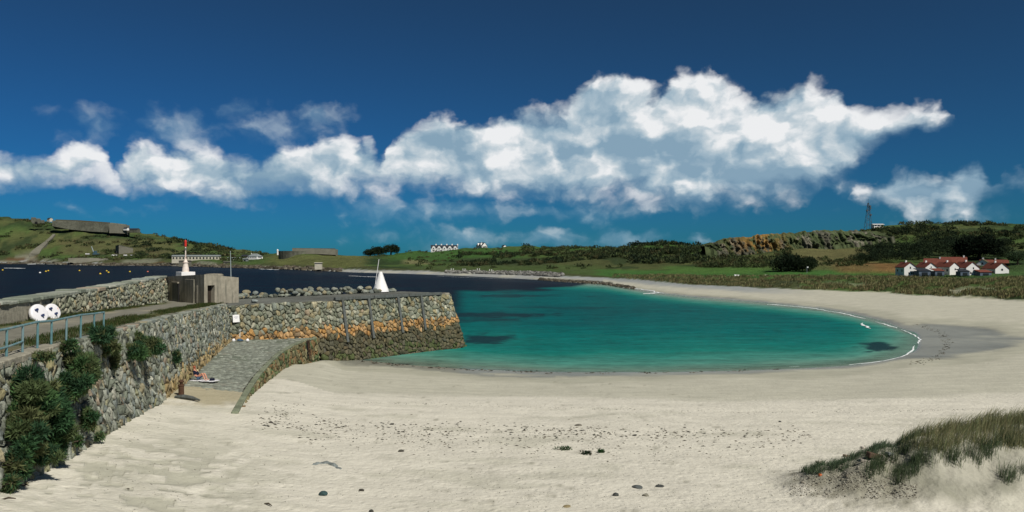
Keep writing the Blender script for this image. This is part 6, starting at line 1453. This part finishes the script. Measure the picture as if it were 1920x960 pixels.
# ------------------------------------------------------------------ mooring buoys
mat('yellow_buoy', (0.75, 0.50, 0.03), .4, .4); mat('orange_buoy', (0.62, 0.16, 0.10), .4, .4)
BUO = [(5, 507, 0, 'yellow mooring buoy nearest the left edge of the water'), (75, 512, 2, 'white mooring buoy left of the close pair of yellow ones'), (86, 509.5, 0, 'left yellow buoy of the first close pair'), (90.5, 508.2, 0, 'right yellow buoy of the first close pair'), (149, 508, 0, 'single yellow buoy between the two close pairs'), (188, 514, 0, 'lowest yellow buoy, just left of the second pair'), (200, 508.6, 0, 'upper yellow buoy of the second close pair'), (203.5, 511.3, 0, 'lower yellow buoy of the second close pair'), (243.5, 510, 0, 'single yellow buoy right of the second pair'), (277, 510, 1, 'orange mooring buoy nearest the bunker')]
for px_, py_, k, lab in BUO:
    b_ = P(px_, py_, 0); e = empty('mooring_buoy', b_, lab, 'buoy', 'mooring buoys in the harbour')
    MB().lathe(b_ - Vector((0, 0, .35)), [(.1, 0), (.5, .15), (.68, .5), (.6, .85), (.3, 1.1), (.1, 1.15)], 12).build('float', MAT[('yellow_buoy', 'orange_buoy', 'white_paint')[k]], e, smooth=True)
    MB().tube([b_ + Vector((0, 0, .75)), b_ + Vector((.15, 0, 1.0)), b_ + Vector((.3, 0, .78))], .05, 6).build('ring', MAT['rust'], e)

# ------------------------------------------------------------------ rock armour and marker posts on the middle shore
rg = np.random.default_rng(91)
def small_rocks(name, label, spots, cols, kind='stuff', cat='rocks', mt='tint_rock'):
    bm = bmesh.new(); bmesh.ops.create_icosphere(bm, subdivisions=1, radius=1.0); base = np.array([tuple(v_.co) for v_ in bm.verts]); fc = np.array([[v_.index for v_ in f.verts] for f in bm.faces]); bm.free()
    n, nv_ = len(spots), len(base); S_ = np.array(spots)
    v_ = base[None] * (1 + rg.normal(0, .16, (n, nv_, 1))) * S_[:, None, 3:4] * np.stack([rg.uniform(.7, 1.5, n), rg.uniform(.7, 1.3, n), rg.uniform(.4, .9, n)], 1)[:, None]
    a_ = rg.uniform(0, 6.28, n)[:, None]; x, y = v_[..., 0] * np.cos(a_) - v_[..., 1] * np.sin(a_), v_[..., 0] * np.sin(a_) + v_[..., 1] * np.cos(a_)
    v_ = np.stack([x, y, v_[..., 2]], -1) + S_[:, None, :3]
    f = fc[None] + (np.arange(n) * nv_)[:, None, None]; cc = np.array(cols)[rg.integers(0, len(cols), n)] * rg.uniform(.65, 1.3, (n, 1))
    o = npmesh(name, v_.reshape(-1, 3), f.reshape(-1, 3), MAT[mt], colr=np.repeat(cc, nv_, 0)); return tag(o, label, cat, kind=kind)
sp = []
for _ in range(1500):
    px_ = rg.uniform(835, 1055); KYr, _ = keys(np.array([px_])); Y = float(KYr[9, 0] - 3 + rg.uniform(-5, 13)); x = (px_ - 960) / F * Y; sp.append((x, Y, ground(x, Y) + .3, rg.uniform(.5, 1.0)))
small_rocks('rock_armour', 'grey rock armour bank along the middle shore', sp, ((.20, .20, .185), (.13, .13, .115), (.26, .255, .225), (.08, .08, .07)))
sp = []
for _ in range(900):
    px_ = rg.uniform(-150, 640); KYr, _ = keys(np.array([px_])); Y = float(KYr[8, 0] + rg.uniform(-6, 24)); x = (px_ - 960) / F * Y; sp.append((x, Y, ground(x, Y) + .2, rg.uniform(.8, 2.6)))
for _ in range(500):
    px_ = rg.uniform(1010, 1190); KYr, _ = keys(np.array([px_])); Y = float(KYr[8, 0] + rg.uniform(-3, 10)); x = (px_ - 960) / F * Y; sp.append((x, Y, ground(x, Y) + .05, rg.uniform(.3, .8)))
small_rocks('shore_rocks', 'dark rocks along the far waterline', sp, ((.07, .06, .045), (.10, .085, .06), (.13, .12, .09), (.05, .045, .03)))
for i, px_ in enumerate((846, 850, 868, 872, 895, 899, 918, 922)):
    KYr, _ = keys(np.array([float(px_)])); b_ = on_ground(px_, float(KYr[10, 0])); e = empty('marker_post', b_, f'{["left", "right"][i % 2]} white post of the {["first", "second", "third", "fourth"][i // 2]} pair above the rock armour', 'post', 'white posts above the rock armour')
    MB().box(b_ + Vector((0, 0, .6)), (.35, .35, 1.5)).build('post', MAT['white_paint'], e); MB().box(b_ + Vector((0, 0, 1.45)), (.5, .5, .25)).build('cap', MAT['white_paint'], e)
gf = on_ground(1513, 372); e = empty('golf_flag', gf, 'tall thin post with a pale flag on the green left of the houses', 'flag'); MB().tube([gf, gf + Vector((0, 0, 3.2))], .07, 6).build('pole', MAT['grey_steel'], e); MB().box(gf + Vector((.35, 0, 2.8)), (.7, .05, .5)).build('flag', MAT['white_paint'], e)
for px_, Y, lab in ((1379, 340, 'left of two low white benches on the green behind the beach'), (1384, 340, 'right of two low white benches on the green behind the beach'), (1436, 350, 'single white bench on the green before the dark trees')):
    b_ = on_ground(px_, Y); e = empty('bench', b_, lab, 'bench', 'white benches on the green'); MB().box(b_ + Vector((0, 0, .5)), (1.0, .4, .1)).build('seat', MAT['white_paint'], e); MB().box(b_ + Vector((0, .2, .85)), (1.0, .08, .5)).build('backrest', MAT['white_paint'], e)
    for k in (-.4, .4): MB().box(b_ + Vector((k, 0, .2)), (.1, .35, .5)).build('leg', MAT['white_paint'], e)

# ------------------------------------------------------------------ things on the sand
def put_rock(px, py, rpx, cc, label, flat=.6):
    h = hit(px, py + rpx * .3); r = rpx * h.y / F; o = rock('beach_rock', h + Vector((0, 0, r * flat * .35)), r, cc, rg, flat=flat); return tag(o, label, 'rock', 'rocks lying on the sand')
put_rock(606, 925, 10.5, (.04, .075, .075), 'largest dark blue-green rock lying on the near sand', .55)
put_rock(678, 919, 5, (.06, .055, .045), 'small dark rock right of the blue-green one')
put_rock(1194, 911, 10, (.09, .10, .095), 'flat dark rock on the sand, left of two in the lower middle', .28)
put_rock(1237, 910, 7.5, (.06, .065, .06), 'flat dark rock on the sand, right of two in the lower middle', .35)
put_rock(1155, 927, 7, (.07, .075, .07), 'pointed dark rock below the two flat ones')
put_rock(1211, 927, 7, (.20, .19, .15), 'low tan rock beside the pointed dark one', .4)
put_rock(696, 958, 6, (.06, .06, .05), 'dark rock at the bottom edge of the sand')
put_rock(1063, 948, 8, (.22, .18, .10), 'flat yellow-brown rock near the bottom middle', .35)
put_rock(752, 845, 5.5, (.08, .075, .06), 'small dark rock among the seaweed right of the ledge', .5)
put_rock(1084, 796, 7, (.16, .15, .12), 'flat brownish rock on the upper strand line', .35)
put_rock(1190, 815, 6, (.05, .048, .04), 'dark flat rock in the seaweed line right of the middle', .35)
put_rock(735, 855 - 60, 4, (.05, .05, .04), 'small dark lump on the upper strand line left of the middle', .5)
put_rock(508, 795 - 4, 4.5, (.05, .045, .04), 'dark lump of weed on the sand below the slipway wall', .4)
put_rock(240, 916, 3.0, (.06, .05, .04), 'small dark pebble on the rippled sand at lower left', .5)
put_rock(1457 + 5, 790, 3.5, (.05, .05, .045), 'small dark stone near the dune tip on the strand', .5)
# half-buried rock ledge
lh = hit(632, 878); LV, LF, LC = [], [], []; nx_, ny_ = 46, 12
for i in range(nx_):
    for j in range(ny_):
        u_, v2 = i / (nx_ - 1), j / (ny_ - 1) - .5
        px_ = 588 + 80 * u_; py_ = np.interp(u_, [0, .35, .55, 1], [869, 866, 876, 890]) 
        Yb = (EYE - lh.z) * F / (py_ - 480); x = (px_ - 960) / F * Yb + v2 * .05; y = Yb + v2 * .62 * (1 - .5 * u_)
        hgt_ = (.25 - v2 * v2) * .42 * np.sin(pi * min(1, u_ * 1.1 + .08)) + float(fbm(np.array(x * 5), np.array(y * 5), 4, 95) - .5) * .16 - .03
        LV.append((x, y, ground(x, y) + hgt_)); LC.append(np.array((.20, .225, .215)) * rg.uniform(.7, 1.2))
ii = np.arange(nx_ * ny_).reshape(nx_, ny_); qd = np.stack([ii[:-1, :-1], ii[1:, :-1], ii[1:, 1:], ii[:-1, 1:]], -1).reshape(-1, 4)
o = npmesh('rock_ledge', np.array(LV), qd, MAT['tint_rock'], colr=np.array(LC), loc=tuple(lh)); tag(o, 'half-buried grey rock ledge slanting out of the near sand', 'rock')
for i, (px_, py_, L_, an) in enumerate(((147, 847, .34, .6), (503, 948, .45, -.7), (15, 938, .42, .2), (48, 913, .2, .3))):
    h = hit(px_, py_); o = MB().tube([h + Vector((-cos(an) * L_ / 2, -sin(an) * L_ / 2, .02)), h + Vector((0, .02, .07)), h + Vector((cos(an) * L_ / 2, sin(an) * L_ / 2, .04))], [.02, .03, .012], 6).build('stick', MAT['bark'])
    tag(o, ['short dark stick on the sand beside the wall shrubs', 'grey curved stick on the near sand at the bottom', 'dark twig on the sand at the bottom left corner', 'stubby dark twig above the bottom left corner'][i], 'stick')
for i, (px_, py_, rx) in enumerate(((1055, 844, 16), (1128, 849, 9), (1102, 852, 14))):
    h = hit(px_, py_); r = rx * h.y / F; e = empty('sand_plant', h, ['broad leafy green plant on the strand line, left of three', 'small bright green plant, right of three on the strand', 'dark trailing plant between the two greener ones'][i], 'plant', 'plants on the strand line')
    lumps = [(h + Vector((rg.normal(0, r * .5), rg.normal(0, r * .25), .05)), (r * .4, r * .3, .10)) for _ in range(7)]
    v_, f, c_ = leaves(lumps, 220, .07, .06, rg, cols=((.035, .085, .03), (.05, .11, .04)) if i < 2 else ((.02, .045, .022), (.05, .04, .03))); npmesh('leaf_cluster', v_, f, MAT['leaf'], parent=e, colr=c_)
    MB().tube([h + Vector((-r * .6, 0, .02)), h + Vector((0, 0, .05)), h + Vector((r * .6, 0, .02))], .012, 5).build('stem', MAT['bark'], e)
# seaweed and flotsam
W_ = []
def strand(n, px0, px1, pyf, sp_, smin, smax, clump=.0):
    c0 = [(rg.uniform(px0, px1)) for _ in range(max(1, n // 14))]
    for _ in range(n):
        px_ = rg.uniform(px0, px1) if rg.random() > clump else c0[rg.integers(0, len(c0))] + rg.normal(0, 9)
        W_.append((px_, pyf(px_) + rg.normal(0, sp_), np.exp(rg.uniform(math.log(smin), math.log(smax)))))
L1 = lambda x: np.interp(x, [480, 700, 1000, 1400, 1700, 1920], [765, 755, 763, 774, 770, 765])
L2 = lambda x: np.interp(x, [480, 560, 800, 1000, 1200, 1400, 1520], [790, 796, 806, 808, 814, 816, 815]); L3 = lambda x: np.interp(x, [600, 800, 1000, 1200, 1450], [815, 827, 832, 836, 838])
strand(500, 560, 1900, L1, 1.2, .018, .055, .5); strand(1300, 480, 1520, L2, 8, .016, .10, .75); strand(1200, 560, 1480, L3, 13, .015, .08, .6); strand(500, 200, 1480, lambda x: 855 + 0 * x, 26, .012, .04, .3)
strand(1100, 120, 1500, lambda x: 915 + 0 * x, 30, .009, .035, .2); strand(600, 800, 1500, lambda x: 930 + 0 * x, 22, .010, .04, .3); strand(110, 490, 560, lambda x: 770 + 0 * x, 9, .02, .08, .8)
strand(260, 860, 1480, lambda x: float(NW(x)) + 1.0, 1.0, .04, .16, .6); strand(90, 660, 860, lambda x: float(NW(x)) + 1.5, 1.2, .05, .2, .7); strand(160, 60, 330, lambda x: np.interp(x, [60, 330], [900, 770]), 10, .015, .05, .3)
for _ in range(260):
    a_ = rg.uniform(-1.3, 1.2); W_.append((1690 + 85 * cos(a_) + rg.normal(0, 5), 645 - 42 * sin(a_) * .9 + rg.normal(0, 2), rg.uniform(.03, .13)))
V_, Fq, Cq = [], [], []; o_ = 0
for px_, py_, r in W_:
    if py_ > 962 or py_ < 560: continue
    h = hit(px_, py_)
    if h.y > 140 or h.z < -.1 or h.x < wall_x(h.y) + 1.2: continue
    n = 6; a_ = np.sort(rg.uniform(0, 6.28, n)); rr = r * rg.uniform(.5, 1.3, n); el_ = rg.uniform(.35, 1.0); an = rg.normal(0, .5)
    x, y = np.cos(a_) * rr * 2.2, np.sin(a_) * rr * el_; X, Yq = h.x + x * cos(an) - y * sin(an), h.y + x * sin(an) + y * cos(an)
    V_ += [(q, w2, h.z - .02) for q, w2 in zip(X, Yq)] + [(h.x, h.y, h.z + r * rg.uniform(.3, .7))]
    Fq += [(o_ + i, o_ + (i + 1) % n, o_ + n) for i in range(n)]; o_ += n + 1
    cc = np.array(((.028, .026, .018), (.05, .042, .03), (.10, .085, .06), (.018, .022, .016))[rg.integers(0, 4)]); Cq += [cc] * (n + 1)
o = npmesh('seaweed_wrack', np.array(V_), np.array(Fq), MAT['tint_rock'], colr=np.array(Cq)); tag(o, 'dark seaweed and flotsam scattered along the strand lines', 'seaweed', kind='stuff')
# rubble on the dune tip
sp = []
for _ in range(5000):
    px_, py_ = rg.uniform(1480, 1720), rg.uniform(828, 935)
    if py_ < 876 - (px_ - 1490) * .30 or py_ > 915 + (px_ - 1500) * .05 + 15: continue
    if fbm(np.array(px_ / 50), np.array(py_ / 25), 3, 96) < .36: continue
    h = hit(px_, py_)
    if h.y > 34: continue
    sp.append((h.x, h.y, h.z, float(np.exp(rg.normal(math.log(.016), .5)))))
small_rocks('dune_rubble', 'loose stones and gravel on the tip of the near dune', sp, ((.24, .22, .17), (.16, .15, .12), (.40, .38, .32), (.30, .28, .22), (.10, .09, .075)))
def slab(px, py, sz, rz, cc, label, name='stone_slab', cat='stone'):
    h = hit(px, py); o = MB().box(h + Vector((0, 0, sz[2] * .25)), sz, M=Matrix.Rotation(rz, 3, 'Z') @ Matrix.Rotation(.22, 3, 'Y')).build(name, MAT['tint_rock'], bevel=.02)
    at = o.data.attributes.new('tint', 'FLOAT_COLOR', 'POINT'); at.data.foreach_set('color', np.tile(np.array([*cc, 1], np.float32), len(o.data.vertices))); return tag(o, label, cat)
slab(1640, 857, (.58, .3, .2), .1, (.10, .065, .045), 'dark brown stone block on top of the dune rubble')
slab(1618, 841, (.2, .18, .14), .4, (.55, .50, .44), 'small pale stone at the upper edge of the dune rubble')
slab(1540, 868, (.5, .25, .08), .35, (.30, .28, .22), 'thin grey slab on the left flank of the dune')
slab(1587, 856, (.34, .2, .12), .6, (.22, .17, .13), 'brownish stone in the middle of the dune rubble')
slab(1538, 892, (.12, .1, .1), .2, (.45, .13, .05), 'small orange brick piece near the dune tip', 'brick_piece', 'brick')
slab(1622, 866, (.35, .22, .1), -.2, (.26, .24, .20), 'grey slab just below the dark brown block')
slab(1668, 852, (.3, .2, .12), .5, (.24, .26, .24), 'grey-green stone right of the dark brown block')

# ------------------------------------------------------------------ surf
m = bpy.data.materials.new('foam'); m.use_nodes = True; t = NT(m.node_tree); b = m.node_tree.nodes['Principled BSDF']
pos = t.new('ShaderNodeNewGeometry').outputs['Position']; b.inputs['Base Color'].default_value = (.78, .82, .82, 1); b.inputs['Roughness'].default_value = .8; b.inputs['Specular IOR Level'].default_value = .1
ec = t.new('ShaderNodeAttribute', attribute_name='edge').outputs['Fac']; n1 = t.noise(t.vm('MULTIPLY', pos, (1, 1, 0)), 1.3, 5, .7)
t.put(b.inputs['Alpha'], t.ss(t.m('ADD', n1, t.m('MULTIPLY', ec, .75)), .80, 1.12)); MAT['foam'] = m
def foam(path, width, h, seed, rag=.35):
    path = [P(px_, py_, 0.0) for px_, py_ in path]; q = np.array([(p_.x, p_.y) for p_ in path]); cum = np.concatenate([[0], np.cumsum(np.hypot(*np.diff(q, axis=0).T))]); n = max(20, int(cum[-1] / .6)); s_ = np.linspace(0, cum[-1], n)
    x, y = np.interp(s_, cum, q[:, 0]), np.interp(s_, cum, q[:, 1])
    for _ in range(3): x[1:-1] = (x[:-2] + x[1:-1] * 2 + x[2:]) / 4; y[1:-1] = (y[:-2] + y[1:-1] * 2 + y[2:]) / 4
    tx, ty_ = np.gradient(x), np.gradient(y); l = np.hypot(tx, ty_) + 1e-6; nx_, ny_ = -ty_ / l, tx / l
    off = (fbm(s_ / 5, s_ * 0, 4, seed) - .5) * 2.2 * rag * width + (fbm(s_ / 1.3, s_ * 0 + 5, 3, seed + 1) - .5) * rag * width
    wv_ = width * (.35 + 1.1 * fbm(s_ / 4, s_ * 0 + 2, 3, seed + 2)) * np.clip(np.minimum(s_, cum[-1] - s_) / 3 + .15, 0, 1)
    V_, A_ = [], []
    for k, zz, ee in ((-1, .0, 0), (-.5, .55, .8), (0, 1.0, 1.0), (.5, .5, .75), (1, .0, 0)):
        xx, yy_ = x + nx_ * (off + k * wv_ / 2), y + ny_ * (off + k * wv_ / 2); V_.append(np.stack([xx, yy_, np.maximum(grounds(xx, yy_), 0) + .012 + zz * h * (.5 + fbm(s_ / 2, s_ * 0 + k, 2, seed + 4))], 1)); A_.append(np.full(n, ee))
    ii = np.arange(5 * n).reshape(5, n); qd = np.stack([ii[:-1, :-1], ii[1:, :-1], ii[1:, 1:], ii[:-1, 1:]], -1).reshape(-1, 4)
    return np.vstack(V_), qd, np.concatenate(A_)
FO = [([(1440, 571), (1475, 573.5), (1530, 579), (1580, 588), (1622, 598)], 1.7, .16), ([(1622, 607), (1626, 612), (1632, 617)], 2.0, .18), ([(1640, 604), (1662, 608), (1682, 616)], 1.3, .10), ([(1690, 618), (1712, 627), (1724, 637), (1722, 645)], .9, .06), ([(1714, 648), (1706, 660), (1692, 669), (1660, 676.5), (1618, 682), (1590, 684)], .85, .07),
      ([(1165, 539), (1200, 543), (1228, 547.5), (1246, 551)], 2.2, .2), ([(1208, 551.5), (1222, 550.5), (1238, 549.5)], 3.0, .28), ([(1480, 688), (1500, 687.5)], .5, .03), ([(655, 517.5), (690, 519), (720, 520)], 4, .2), ([(488, 504.5), (520, 506)], 9, .3), ([(8, 503), (46, 503.5)], 10, .5), ([(55, 495.8), (66, 495.6)], 10, .6), ([(820, 517.5), (880, 520.5), (960, 523)], 1.5, .06)]
Vs, Fs, As, o_ = [], [], [], 0
for i, (p_, w_, h) in enumerate(FO):
    v_, f, a_ = foam(p_, w_ * .42, h * .6, 900 + i * 7, .8); Vs.append(v_); Fs.append(f + o_); As.append(a_); o_ += len(v_)
o = npmesh('surf', np.vstack(Vs), np.vstack(Fs), m, smooth=True, attrs={'edge': np.concatenate(As)}); tag(o, 'white surf lines breaking along the edge of the bay', 'surf', kind='stuff')
